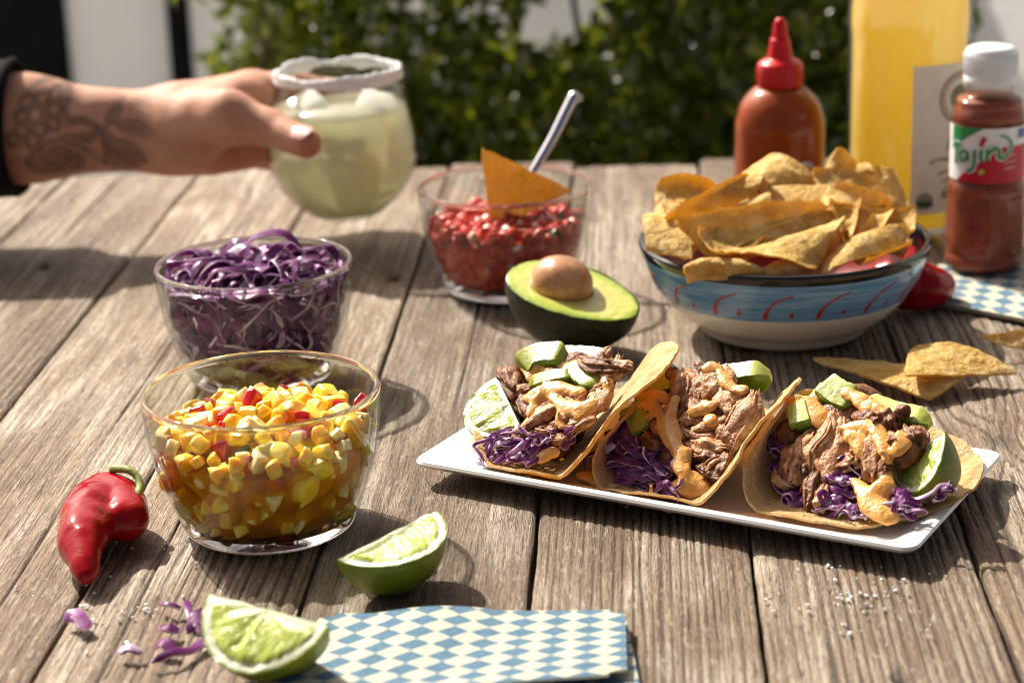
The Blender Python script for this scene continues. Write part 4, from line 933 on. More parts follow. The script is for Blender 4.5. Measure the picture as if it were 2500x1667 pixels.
    for i, (p, w, d) in enumerate([(z([(1880, 315), (1905, 430), (1850, 560)]), .012, 0), (y([(60, 245), (70, 350), (30, 430)]), .011, 0), (y([(295, 225), (280, 320), (225, 410)]), .013, 0), (y([(335, 315), (350, 430), (395, 530)]), .011, 0), (y([(120, 180), (160, 205), (200, 250)]), .004, 1), (y([(510, 385), (450, 540), (280, 705)]), .012, 0),
            (y([(60, 620), (150, 655), (260, 650)]), .009, 0), (y([(330, 555), (190, 600), (70, 650)]), .009, 0), (y([(80, 690), (190, 725), (340, 740)]), .010, 0), (y([(325, 800), (240, 840), (180, 930)]), .007, 0), (y([(90, 790), (230, 780), (320, 820)]), .008, 1), (y([(420, 445), (400, 500), (370, 560)]), .006, 0),
            (y([(20, 560), (110, 540), (200, 560)]), .009, 0), (y([(260, 460), (230, 520), (160, 560)]), .008, 0), (y([(390, 700), (330, 640), (300, 590)]), .008, 0), (y([(60, 560), (20, 640), (40, 720)]), .008, 0), (y([(150, 860), (240, 900), (300, 960)]), .007, 1), (y([(340, 760), (310, 860), (260, 940)]), .008, 1), (y([(470, 560), (400, 660), (340, 760)]), .009, 0),
            (z([(1680, 640), (1740, 700), (1770, 800)]), .009, 1), (z([(1640, 720), (1700, 800), (1790, 830)]), .010, 1), (z([(1780, 700), (1830, 600), (1900, 520)]), .008, 0), (y([(20, 330), (-20, 260), (-20, 220)]), .006, 1), (y([(500, 420), (470, 480), (420, 540)]), .007, 0), (y([(200, 250), (180, 330), (150, 420)]), .009, 0), (y([(100, 420), (140, 480), (220, 500)]), .008, 0)]):
        t.pork([q - np.array([0, .003, -.001]) for q in p], w, d, 50 + i)
    t.avocado(y([(110, 335), (370, 300), (625, 265)], .010), .010, .0135); t.avocado(z([(1500, 720), (1600, 660), (1720, 590)], .0), .016, .009); t.avocado(z([(1660, 470), (1780, 430), (1900, 390)], .012), .010, .010)
    t.sauce([(z([(1585, 525), (1690, 535), (1755, 610), (1800, 740), (1860, 850), (1900, 960), (1915, 1060), (1900, 1120)], -.007), [.0026, .0042, .0030, .0044, .0028, .0034, .0030, .0045]), (z([(1790, 1135), (1870, 1120), (1960, 1090), (2040, 1085)], -.003), [.003, .0062, .0085, .006]), (y([(20, 1010), (100, 990), (170, 960)], -.003), [.006, .0075, .003]),
             (z([(1600, 480), (1720, 470), (1830, 500)], -.004), [.003, .004, .003]), (y([(60, 760), (30, 850), (60, 900)], -.008), [.003, .004, .003]), (y([(220, 215), (285, 205), (360, 320), (450, 355)], -.006), [.004, .004, .003, .003]), (y([(90, 500), (200, 470), (270, 440)], -.008), [.003, .0035, .002]), (y([(200, 540), (240, 560)], -.008), [.003, .002]), (y([(0, 400), (-30, 500), (-10, 640), (30, 760)], -.009), [.003, .0035, .004, .003])])
    for i, (p, w, pl) in enumerate([([(1300, 1005), (1325, 910), (1480, 865), (1620, 890), (1775, 1010)], .0042, 0), ([(1320, 990), (1500, 965), (1480, 890)], .0046, 0), ([(1375, 1160), (1480, 1085), (1690, 1020), (1745, 1100)], .0046, 0), ([(1520, 1215), (1600, 1140), (1700, 1180), (1850, 1190), (1872, 1272)], .004, 0), ([(1445, 675), (1480, 780), (1560, 860)], .0062, 0), ([(1385, 880), (1390, 800), (1420, 740)], .006, 1),
            ([(1555, 860), (1700, 850), (1835, 915)], .0042, 0), ([(1660, 1030), (1760, 1120), (1850, 1190), (1880, 1070)], .0032, 0), ([(1330, 985), (1400, 925), (1550, 935), (1660, 1010)], .004, 0), ([(1370, 945), (1450, 1040), (1560, 1030)], .005, 0), ([(1560, 940), (1650, 980), (1740, 1060)], .005, 0), ([(1640, 900), (1720, 980), (1790, 1040)], .0038, 1), ([(1600, 1160), (1540, 1190), (1530, 1220)], .0022, 1), ([(1480, 1100), (1600, 1060), (1700, 1090)], .005, 0), ([(1420, 830), (1500, 830), (1600, 820)], .005, 0), ([(1600, 760), (1650, 830), (1720, 880)], .005, 0), ([(1440, 900), (1560, 890), (1680, 930)], .0045, 0), ([(1720, 1130), (1800, 1150), (1860, 1200)], .004, 0)]):
        t.shred(z(p, -.003 - .0015 * (i % 3)), w, bool(pl), random.uniform(-1.4, 1.4), seed=40 + i)
    # ---- right taco
    T = bplace(1268, -.024, 945, .030); t = Taco('rightmost taco with brown pulled pork lying open to the right', [(.0360, .0450), (.0285, .0320), (.0280, .0195), (.0390, .0080), (.064, .0058), (.096, .0085), (.122, .0160)], .0600, .024, 15, 0.0, -3.0)
    y = lambda pts, d=0.0: [T(*z7(a, b), d) for a, b in pts]
    t.core([T(*z7(1000, 1020), .014), T(*z7(1020, 850), .014), T(*z7(1100, 650), .014), T(*z7(1200, 520), .014)], .013)
    t.core([T(*z7(1330, 880), .016), T(*z7(1430, 720), .015), T(*z7(1470, 640), .014)], .0105); t.core([T(*z7(800, 860), .016), T(*z7(830, 680), .016)], .009)
    for i, (p, w, d) in enumerate([([(1040, 540), (1035, 670), (940, 780), (900, 900)], .012, 0), ([(1085, 595), (1065, 720), (1020, 850), (995, 970)], .011, 0), ([(840, 720), (800, 830), (745, 950)], .015, 0), ([(905, 635), (850, 730), (830, 800)], .010, 0), ([(1245, 650), (1300, 760), (1290, 930)], .012, 0), ([(1335, 620), (1370, 720), (1405, 810)], .009, 0), ([(1200, 800), (1150, 840), (1110, 860)], .013, 0),
            ([(930, 900), (905, 1000), (880, 1130)], .010, 1), ([(975, 1010), (955, 1080), (950, 1145)], .009, 0), ([(1490, 650), (1510, 740), (1430, 810)], .013, 1), ([(1210, 515), (1260, 550), (1310, 590)], .011, 1), ([(1340, 540), (1400, 570), (1440, 620)], .011, 1), ([(1550, 610), (1590, 660), (1610, 710)], .010, 1), ([(1030, 500), (1045, 560), (1060, 600)], .005, 0), ([(1100, 560), (1095, 620), (1120, 700)], .008, 0),
            ([(1180, 720), (1240, 780), (1270, 860)], .009, 0), ([(720, 880), (700, 940), (760, 980)], .009, 0), ([(880, 960), (860, 900), (880, 840)], .008, 1), ([(1140, 700), (1180, 640), (1240, 620)], .009, 0), ([(1400, 650), (1450, 700), (1460, 770)], .010, 0), ([(960, 700), (900, 800), (860, 880)], .007, 0), ([(1000, 640), (980, 760), (960, 860)], .006, 0), ([(780, 960), (740, 900), (760, 820)], .008, 1), ([(1060, 960), (1010, 920), (960, 940)], .006, 0), ([(1330, 800), (1310, 880), (1270, 940)], .009, 1), ([(1420, 830), (1380, 880), (1360, 940)], .009, 1), ([(1510, 520), (1490, 500), (1460, 520)], .008, 1), ([(760, 560), (740, 640), (760, 720)], .009, 1)]):
        t.pork(y(p, -.004), w, d, 90 + i)
    t.avocado(y([(755, 600), (850, 570), (930, 540)], .0), .012, .016); t.avocado(y([(905, 430), (980, 450), (1050, 480)], .008), .012, .014); t.avocado(y([(965, 328), (1070, 400), (1205, 450)], .002), .013, .010, (0, -.8, .6)); t.avocado(y([(1220, 445), (1400, 520), (1680, 582)], .006), .011, .009)
    t.sauce([(y([(770, 440), (850, 450), (930, 490), (965, 570)], -.006), [.005, .0065, .006, .0045]), (y([(895, 400), (960, 395)], -.002), [.004, .003]), (y([(1120, 365), (1200, 400), (1260, 455)], -.004), [.0035, .0045, .0035]), (y([(1105, 600), (1250, 590), (1330, 615), (1385, 720), (1400, 815)], -.009), [.003, .0045, .004, .0045, .0035]), (y([(1140, 660), (1225, 700), (1245, 780)], -.009), [.0045, .0062, .0035]),
             (y([(1400, 880), (1390, 980), (1300, 1040)], -.006), [.003, .0045, .005]), (y([(1180, 950), (1260, 1040), (1330, 1120), (1420, 1180)], -.005), [.004, .0075, .0095, .006]), (y([(1260, 450), (1310, 540), (1335, 610)], -.006), [.0035, .003, .003]), (y([(1270, 440), (1360, 470), (1410, 530)], -.006), [.003, .0032, .002]), (y([(1480, 640), (1510, 700), (1450, 760)], -.009), [.003, .003, .002])])
    for i, (p, w, pl) in enumerate([([(595, 680), (660, 750), (735, 800)], .005, 0), ([(860, 1180), (1000, 1195), (1110, 1160)], .004, 0), ([(1165, 1170), (1220, 1160), (1280, 1185)], .0036, 0), ([(1450, 1150), (1520, 1090), (1590, 1125)], .005, 1), ([(1695, 1085), (1770, 1040), (1855, 1020)], .004, 0), ([(725, 1040), (790, 1090), (845, 1130)], .0046, 0), ([(1000, 1050), (1100, 1020), (1195, 1060)], .006, 0), ([(990, 1125), (1090, 1085), (1185, 1125)], .006, 0), ([(1085, 890), (1140, 930), (1180, 980)], .0055, 0), ([(680, 930), (700, 1000), (760, 1060)], .005, 0), ([(1440, 1130), (1480, 1170), (1590, 1160)], .0042, 0), ([(1430, 1010), (1480, 1060), (1560, 1080)], .005, 0), ([(1010, 1000), (1060, 960), (1150, 980)], .006, 0), ([(1050, 1130), (1000, 1090), (960, 1160)], .005, 0), ([(650, 830), (680, 900), (700, 960)], .005, 0)]):
        t.shred(y(p, -.003), w, bool(pl), random.uniform(-1.4, 1.4), seed=80 + i)
tacos()

# ------------------------------------------------------------------ lime wedges
M['rind'] = food('lime_rind', [(.085, .13, .006), (.16, .21, .009), (.26, .30, .014)], 45, .34, .0005, 700, .06, (.002, .002, .0005), coat=.1)
M['pith'] = food('lime_pith', [(.60, .64, .40), (.72, .75, .54)], 90, .45, .0003, 400, .3, (.003, .003, .002))
def flesh_mat():
    s = NT('lime_flesh'); tc = s.n('ShaderNodeTexCoord'); mp = s.n('ShaderNodeMapping'); s.t.links.new(tc.outputs['Object'], mp.inputs[0]); mp.inputs['Scale'].default_value = (1.0, .28, .28)
    f = s.noise(mp.outputs[0], 820, 4, .55, .5); w = s.noise(mp.outputs[0], 260, 3, .5)
    c = s.ramp(f, [(.32, (.30, .37, .030)), (.52, (.44, .51, .075)), (.70, (.56, .62, .18))])
    c = s.mix(s.ramp(w, [(.66, 0.0), (.76, .5)]), c, (.62, .67, .30))
    p = s.bsdf(c, .14, Subsurface_Weight=.35, Subsurface_Radius=(.005, .005, .001), Subsurface_Scale=1.0, Coat_Weight=.2, Coat_Roughness=.1)
    s.t.links.new(s.bump(f, .0012, .8), p.inputs['Normal']); return s.done(p)
M['flesh'] = flesh_mat()
def lime_wedge(label, A, B, d1, d2, R=.0235, seed=0, group='lime wedges'):
    A, B = np.asarray(A, float), np.asarray(B, float); c = (A + B) / 2; ex = B - A; h = np.linalg.norm(ex) / 2; ex /= 2 * h
    def perp(d): d = np.asarray(d, float); d = d - (d @ ex) * ex; return d / np.linalg.norm(d)
    d1, d2 = perp(d1), perp(d2); phi = math.acos(np.clip(d1 @ d2, -1, 1)); o2 = d2 - (d2 @ d1) * d1; o2 /= np.linalg.norm(o2)
    # local frame: x axis, y along d1, z along o2
    t = thing('lime_wedge', label, 'lime', c, group); Mx = Matrix(((ex[0], d1[0], o2[0], c[0]), (ex[1], d1[1], o2[1], c[1]), (ex[2], d1[2], o2[2], c[2]), (0, 0, 0, 1))); t.matrix_world = Mx
    al = np.linspace(0, math.pi, 61); ee = np.array([0, .2, .4, .6, .72, .80, .845, .875, .90, .935, .962, .985, 1.0])
    def rim(a, e, f):                  # f: angle round the axis
        x = h * e * np.cos(a) * (1 + .05 * np.abs(np.cos(a)) ** 8); y = R * e * np.sin(a); return np.array([x, y * math.cos(f), y * math.sin(f)])
    parts = {'rind': ([], []), 'pith': ([], []), 'flesh': ([], [])}
    for fi, f in enumerate((0.0, phi)):
        n_ = np.array([0, 0, -1.0]) if fi == 0 else np.array([0, -math.sin(phi), math.cos(phi)])
        G = {}
        for i, e in enumerate(ee):
            for j, a in enumerate(al):
                p = rim(a, e, f); y = R * e * math.sin(a); k = 0
                if e < .86 and y > .0022:
                    w = min(1, (y - .0022) / .003) * min(1, (.875 - e) / .06); k = .0007 * w + .0010 * w * float(vnoise(p[0] * 260, (p[1] + p[2]) * 70, seed, seed + fi)) + .0005 * w * float(vnoise(p[0] * 700, (p[1] + p[2]) * 200, seed, seed + fi + 4))
                else: k = .0004 * float(vnoise(p[0] * 300, p[1] * 300, p[2] * 300, seed))
                G[i, j] = p + n_ * k
        for i in range(len(ee) - 1):
            for j in range(60):
                e = (ee[i] + ee[i + 1]) / 2; y = R * e * math.sin((al[j] + al[j + 1]) / 2)
                nm = 'rind' if e > .962 else ('pith' if (e > .845 + .02 * math.sin(j * 1.7 + seed) or y < .0023 + .0008 * math.sin(j * .9 + seed)) else 'flesh')
                V, F = parts[nm]; o = len(V); q = [G[i, j], G[i + 1, j], G[i + 1, j + 1], G[i, j + 1]]
                V += q if fi == 0 else q[::-1]; F.append([o, o + 1, o + 2, o + 3])
    V, F = parts['rind']; nf = 14; o = len(V)
    for q in range(nf + 1):
        f = phi * q / nf
        for a in al: p = rim(a, 1.0, f); V.append(p * (1 + .006 * mnoise.noise(Vector(p) * 300)) if 0 < q < nf else p)
    for q in range(nf):
        for j in range(60): a = o + q * 61 + j; F.append([a, a + 1, a + 62, a + 61])
    import bmesh
    for nm, (V, F) in parts.items():
        me = make_mesh(nm, np.array(V), F, M[nm]); bm = bmesh.new(); bm.from_mesh(me); bmesh.ops.remove_doubles(bm, verts=bm.verts, dist=1e-5); bmesh.ops.recalc_face_normals(bm, faces=bm.faces); bm.to_mesh(me); bm.free()
        me.polygons.foreach_set('use_smooth', np.ones(len(me.polygons), bool)); cut_angle(me, 38); obj(nm, me, t)
    return t
def px(x, y, z): return at_z(x * 1.0629, y * 1.0629, z)
def wedge_dirs(A, B, alpha, dih):
    ex = (B - A) / np.linalg.norm(B - A); t = CAM - (A + B) / 2; t = t - (t @ ex) * ex; t /= np.linalg.norm(t); q = np.cross(ex, t); q = q if q[2] < 0 else -q
    f = lambda d: q * math.cos(R_(d)) + t * math.sin(R_(d)); return f(alpha), f(alpha - dih)
lime_wedge('lime wedge at the front lying on the corner of the checked napkin', px(486, 1362, .030), px(748, 1436, .0275), *wedge_dirs(px(486, 1362, .030), px(748, 1436, .0275), 22, 74), .0270, 1)
lime_wedge('lime wedge on bare planks between the mango bowl and the napkin', px(778, 1282, .020), px(994, 1174, .026), *wedge_dirs(px(778, 1282, .020), px(994, 1174, .026), 54, 78), .0250, 2)
lime_wedge('lime wedge tucked into the left end of the leftmost taco', at_b(1142 * 1.0629, 868 * 1.0629, .012), at_b(1198 * 1.0629, 985 * 1.0629, -.012), (-.90, -.20, -.40), (.35, .30, -.9), .0235, 3)
lime_wedge('lime wedge at the right end of the rightmost taco', at_b(2168 * 1.0629, 992 * 1.0629, .006), at_b(2050 * 1.0629, 1078 * 1.0629, .006), (.72, -.30, -.62), (-.40, -.55, -.70), .0225, 4)

# ------------------------------------------------------------------ avocado half
def avocado_half():
    c = px(1318, 672, .033); ax = np.array([.80, -.55, -.22]); ax /= np.linalg.norm(ax); L = .080
    t = thing('avocado_half', 'halved avocado with its pit resting against the salsa bowl', 'avocado', (c[0], c[1], 0))
    nrm = np.array([.12, -.20, 1.0]); nrm -= (nrm @ ax) * ax; nrm /= np.linalg.norm(nrm); sd_ = np.cross(nrm, ax)
    def wid(s): return np.interp(s, [-1, -.97, -.9, -.75, -.5, -.2, .1, .4, .65, .85, .95, 1], [0, .0095, .0175, .0255, .0320, .0350, .0345, .0300, .0245, .0165, .0095, 0])
    ss = np.sin(np.linspace(-math.pi / 2, math.pi / 2, 50)); wv = np.array([wid(q) for q in ss]); wv = np.convolve(np.pad(wv, 2, mode='edge'), np.ones(5) / 5, 'valid'); wv[0] = wv[-1] = 0; wv *= .82
    def P(s, y, z): return c - np.array([c[0], c[1], 0]) + ax * (s * L / 2) + sd_ * y + nrm * z
    skin = food('avocado_skin', [(.010, .012, .006), (.022, .024, .010), (.040, .042, .016)], 120, .45, .0016, 420, spec=.4)
    pit = food('avocado_pit', [(.28, .115, .045), (.46, .22, .095), (.60, .36, .19)], 55, .30, .0005, 130, .1, coat=.25)
    s = NT('avocado_cut'); e = s.attr('edge'); cc = s.ramp(e, [(0.0, (.58, .52, .14)), (.45, (.50, .52, .11)), (.8, (.32, .42, .04)), (1.0, (.13, .23, .015))])
    v = s.coord(); nz = s.noise(v, 300, 4, .6); p = s.bsdf(cc, .30, Subsurface_Weight=.3, Subsurface_Radius=(.004, .004, .001), Subsurface_Scale=1.0, Coat_Weight=.25, Coat_Roughness=.15); s.t.links.new(s.bump(nz, .0008, .7), p.inputs['Normal']); cut = s.done(p)
    V, F = [], []; nk = 28
    for i, q in enumerate(ss):
        for k in range(nk + 1):
            a = math.pi * k / nk; dep = 1.22
            V.append(P(q, -wv[i] * math.cos(a), -wv[i] * dep * math.sin(a)))
    V = np.array(V); V += (.0006 * fbm(V[:, 0] * 260, V[:, 1] * 260, V[:, 2] * 260, 2, 2))[:, None] * nrm
    for i in range(49):
        for k in range(nk): a = i * (nk + 1) + k; F.append([a, a + 1, a + nk + 2, a + nk + 1])
    # settle on the table
    low = V[:, 2].min(); V[:, 2] -= low; dz = -low
    obj('skin', make_mesh('skin', V, F, skin), t)
    V, F, E_ = [], [], []; nr = 12
    ps = -.20; pr = .0160
    for i, q in enumerate(ss):
        for k in range(2 * nr + 1):
            f = -1 + k / nr; y = wv[i] * f * .985
            ed = max(abs(f), abs(q)) ; d = math.hypot((q - ps) * L / 2, y); z = -.0035 * max(0, 1 - (d / (pr * 1.12)) ** 4) if d < pr * 1.12 else 0
            z += .0004 * mnoise.noise(Vector((q * 9, y * 300, 1))) - .0006 * max(0, ed - .9) * 10
            V.append(P(q * .985, y, z + .0002)); E_.append(min(1, max(0, max(abs(f) ** 2.2, ((abs(q) - .55) / .45 if abs(q) > .55 else 0) ** 2))))
    V = np.array(V); V[:, 2] += dz; m = 2 * nr + 1
    for i in range(49):
        for k in range(m - 1): a = i * m + k; F.append([a, a + m, a + m + 1, a + 1])
    me = make_mesh('flesh', V, F, cut); at_ = me.attributes.new('edge', 'FLOAT', 'POINT'); at_.data.foreach_set('value', np.array(E_, np.float32)); obj('flesh', me, t)
    pc = P(ps, 0, .0005); pc[2] += dz
    V2, F2 = surfnet(lambda X, Y, Z: np.sqrt(X ** 2 + Y ** 2 + (Z / 1.0) ** 2) - pr + .0009 * fbm(X * 70, Y * 70, Z * 70, 2, 3), (-.02, -.02, -.02), (.02, .02, .02), .0014)
    V2 = V2[:, [0]] * 1.12 * ax + V2[:, [1]] * sd_ + V2[:, [2]] * nrm
    obj('pit', make_mesh('pit', V2 + pc, F2, pit), t)
avocado_half()

# ------------------------------------------------------------------ red chillies
M['chili'] = plain('red_chili_skin', (.33, .003, .007), .16, .28, coat=.08, var=.25, scale=45, bump=.0008, bscale=70)
M['stem'] = plain('chili_stem', (.20, .24, .05), .5, .3, var=.3, scale=120, bump=.0004)
def chili(label, pts, rad, stem):
    P0 = crom(pts, 64); n = 64; k = 36; q = np.linspace(0, 1, n); r = np.interp(q, np.linspace(0, 1, len(rad)), rad); r = np.convolve(np.pad(r, 4, mode='edge'), np.ones(9) / 9, 'valid')
    r *= np.clip(np.sqrt(np.clip(np.minimum(q / .07, (1 - q) / .05), 0, 1)), .02, 1)
    a = np.linspace(0, 2 * math.pi, k, endpoint=False); A, Q = np.meshgrid(a, q)
    pr = 1 + .07 * vnoise(np.cos(A) * 1.2, np.sin(A) * 1.2, Q * 6, 4) + .045 * vnoise(np.cos(A) * 2.4, np.sin(A) * 2.4, Q * 17, 8) + .02 * vnoise(np.cos(A) * 3, np.sin(A) * 3, Q * 34, 6)
    r0 = np.interp(np.linspace(0, 1, 26), np.linspace(0, 1, len(rad)), rad); Q_ = crom(pts, 26)
    def f(X, Y, Z):
        d = None
        for i in range(25): w_ = capsule(X, Y, Z, Q_[i], Q_[i + 1], r0[i], r0[i + 1]); d = w_ if d is None else smin(d, w_, .0035)
        return d + .0011 * vnoise(X * 75, Y * 75, Z * 75, 4) + .0006 * vnoise(X * 190, Y * 190, Z * 60, 8)
    V, F = surfnet(f, Q_.min(0) - .018, Q_.max(0) + .018, .0012); V[:, 2] -= V[:, 2].min() - .0003
    o = V.mean(0) * np.array([1, 1, 0]); t = thing('red_chili', label, 'pepper', o)
    obj('pepper_body', make_mesh('pepper_body', V - o, F, M['chili']), t)
    if stem is not None:
        P = crom(stem, 24); V, F = tube(P - o, np.interp(np.linspace(0, 1, 24), [0, .15, .5, 1], [.0036, .0022, .0017, .0022]), 9, .7); obj('stem', make_mesh('stem', V, F, M['stem']), t)
chili('glossy red chili with a curled green stem left of the mango bowl', [px(290, 1196, .012), px(270, 1160, .0125), px(228, 1152, .013), px(200, 1200, .013), px(187, 1262, .0115), px(200, 1322, .007)], [.0096, .0104, .0112, .0112, .0104, .0092, .0072, .0038],
      [px(298, 1152, .019), px(320, 1124, .021), px(316, 1096, .0245), px(292, 1078, .027), px(256, 1076, .026)])
chili('pointed red chili tip behind the right side of the painted bowl', [px(2040, 655, .014), px(2090, 660, .0135), px(2135, 668, .011), px(2172, 668, .008)], [.012, .0130, .0115, .0085, .0030], None)

# ------------------------------------------------------------------ napkins
def napkin_mat():
    s = NT('blue_cream_diamonds'); tc = s.n('ShaderNodeTexCoord'); sp = s.n('ShaderNodeSeparateXYZ'); s.t.links.new(tc.outputs['UV'], sp.inputs[0])
    def tri(o, per, off): return s.math('ABSOLUTE', s.math('SUBTRACT', s.math('FRACT', s.math('ADD', s.math('DIVIDE', o, per), off)), .5))
    wob = s.noise(tc.outputs['UV'], 160, 2)
    f = s.math('ADD', s.math('ADD', tri(sp.outputs[0], .0126, .1), tri(sp.outputs[1], .0110, .3)), s.math('MULTIPLY', s.math('SUBTRACT', wob, .5), .16))
    k = s.ramp(f, [(.475, 0.0), (.505, 1.0)])
    n = s.noise(tc.outputs['UV'], 420, 3, .6); cream = s.ramp(n, [(.35, (.47, .45, .33)), (.65, (.57, .55, .42))]); blue = s.ramp(n, [(.35, (.045, .120, .190)), (.65, (.090, .19, .27))])
    c = s.mix(k, blue, cream); wv = s.noise(tc.outputs['UV'], 1800, 2)
    p = s.bsdf(c, .85, Specular_IOR_Level=.2, Sheen_Weight=.2); s.t.links.new(s.bump(wv, .0006, .6), p.inputs['Normal']); return s.done(p)
M['napkin'] = napkin_mat()
M['hem'] = plain('napkin_hem', (.62, .62, .52), .9, .1, var=.1)
def cloth(name, cs, z0, parent, o, wav, seed, th=.0011, n=40, corner=.05):
    A, B, C, D = [np.asarray(p, float)[:2] for p in cs]        # far left, far right, near right, near left
    u = np.linspace(0, 1, n); U, W = np.meshgrid(u, u, indexing='ij')
    d = np.minimum(U, 1 - U); e = np.minimum(W, 1 - W)
    XY = (A * ((1 - U) * (1 - W))[..., None] + B * (U * (1 - W))[..., None] + C * (U * W)[..., None] + D * ((1 - U) * W)[..., None])
    k = np.clip(1 - np.minimum(d, 1) / corner, 0, 1) * np.clip(1 - e / corner, 0, 1); ctr = (A + B + C + D) / 4
    XY = XY + (ctr - XY) * (k * .10)[..., None]; XY[..., 1] += .0013 * np.sin(U * 5.2 + seed) * (1 - W)
    Z = z0 + wav * (.5 + .5 * fbm(U * 3 + seed, W * 3, 0, 2, seed)) + wav * .9 * np.clip(np.sin(U * 7.5 + seed), 0, 1) * (1 - W) ** 2
    lx, ly = np.linalg.norm(B - A), np.linalg.norm(D - A)
    T = np.concatenate([XY, Z[..., None]], 2).reshape(-1, 3) - o; Bt = T - np.array([0, 0, th]); m = n * n
    I, J = np.meshgrid(np.arange(n - 1), np.arange(n - 1), indexing='ij'); a = (I * n + J).ravel(); F = np.stack([a, a + 1, a + n + 1, a + n], 1); F = F[:, ::-1]
    ring = np.concatenate([np.arange(n), np.arange(1, n) * n + n - 1, (n - 1) * n + np.arange(n - 2, -1, -1), np.arange(n - 2, 0, -1) * n])
    S = np.array([[ring[i], ring[(i + 1) % len(ring)], ring[(i + 1) % len(ring)] + m, ring[i] + m] for i in range(len(ring))])
    Fa = np.vstack([F, F[:, ::-1] + m, S]); idx = np.concatenate([np.zeros(2 * len(F), int), np.ones(len(S), int)])
    me = make_mesh(name, np.vstack([T, Bt]), Fa, [M['napkin'], M['hem']], idx); cut_angle(me, 50)
    uv = me.uv_layers.new(name='UVMap'); co = np.stack([(U * lx).ravel(), (W * ly).ravel()], 1); co = np.vstack([co, co]); li = np.empty(len(me.loops), np.int32); me.loops.foreach_get('vertex_index', li)
    uv.data.foreach_set('uv', co[li].astype(np.float32).ravel()); return obj(name, me, parent)
t = thing('napkin', 'folded blue and cream diamond napkin at the front edge', 'napkin', px(1080, 1500, 0), 'diamond patterned napkins'); o_ = np.array(px(1080, 1500, 0))
cloth('lower_layer', (px(770, 1445, 0), px(1438, 1432, 0), px(1492, 1700, 0), px(560, 1720, 0)), .0022, t, o_, .0012, 3)
cloth('upper_layer', (px(742, 1424, .004), px(1436, 1412, .004), px(1440, 1560, .004), px(590, 1640, .004)), .0058, t, o_, .0022, 5)
t = thing('napkin', 'diamond napkin under the red seasoning bottle at the right', 'napkin', px(2260, 690, 0), 'diamond patterned napkins'); o_ = np.array(px(2260, 690, 0))
cloth('lower_layer', (px(2160, 610, 0), px(2600, 590, 0), px(2640, 800, 0), px(2096, 694, 0)), .0016, t, o_, .0003, 7)
cloth('upper_layer', (px(2170, 612, .002), px(2590, 592, .002), px(2630, 795, .002), px(2110, 690, .002)), .0036, t, o_, .0004, 9)

# ------------------------------------------------------------------ bottles
M['redplastic'] = plain('red_plastic', (.52, .002, .010), .34, .3, var=.08)
M['whiteplastic'] = plain('white_plastic', (.72, .74, .76), .35, .5, var=.04)
def lbl(name, col, rough=.5): return plain(name, col, rough, .3, var=.05, scale=200)
def wrap_patch(pts, rfun, th0, off, k=1):    # flat outline (m along the curve, height) wrapped on a bottle
    return [((rfun(z) + off) * math.cos(th0 + x / rfun(z)), (rfun(z) + off) * math.sin(th0 + x / rfun(z)), z) for x, z in pts]
def band(x0, x1, z0, z1, rfun, th0, off, nx=24, nz=6, f=None):
    V, F = [], []
    for i in range(nx + 1):
        for j in range(nz + 1):
            x = x0 + (x1 - x0) * i / nx; z = z0 + (z1 - z0) * j / nz
            if f: x, z = f(i / nx, j / nz)
            V += wrap_patch([(x, z)], rfun, th0, off)
    for i in range(nx):
        for j in range(nz): a = i * (nz + 1) + j; F.append([a, a + nz + 1, a + nz + 2, a + 1])
    return V, F
def stroke2(path, w, rfun, th0, off):
    P = crom(path, max(10, 6 * len(path))); n = len(P); w = np.interp(np.linspace(0, 1, n), np.linspace(0, 1, len(w)), w) if not np.isscalar(w) else np.full(n, w); V, F = [], []
    for j in range(n):
        d = P[min(j + 1, n - 1)] - P[max(j - 1, 0)]; d = d / (np.linalg.norm(d) + 1e-9); nn = np.array([-d[1], d[0]])
        V += wrap_patch([tuple(P[j] - nn * w[j]), tuple(P[j] + nn * w[j])], rfun, th0, off)
    for j in range(n - 1): F.append([2 * j, 2 * j + 1, 2 * j + 3, 2 * j + 2])
    return V, F
def blob2(x, z, a, b, rfun, th0, off, rot=0):
    V = wrap_patch([(x, z)], rfun, th0, off) + wrap_patch([(x + a * math.cos(q) * math.cos(rot) - b * math.sin(q) * math.sin(rot), z + a * math.cos(q) * math.sin(rot) + b * math.sin(q) * math.cos(rot)) for q in np.linspace(0, 2 * math.pi, 20, endpoint=False)], rfun, th0, off)
    return V, [[0, 1 + j, 1 + (j + 1) % 20] for j in range(20)]
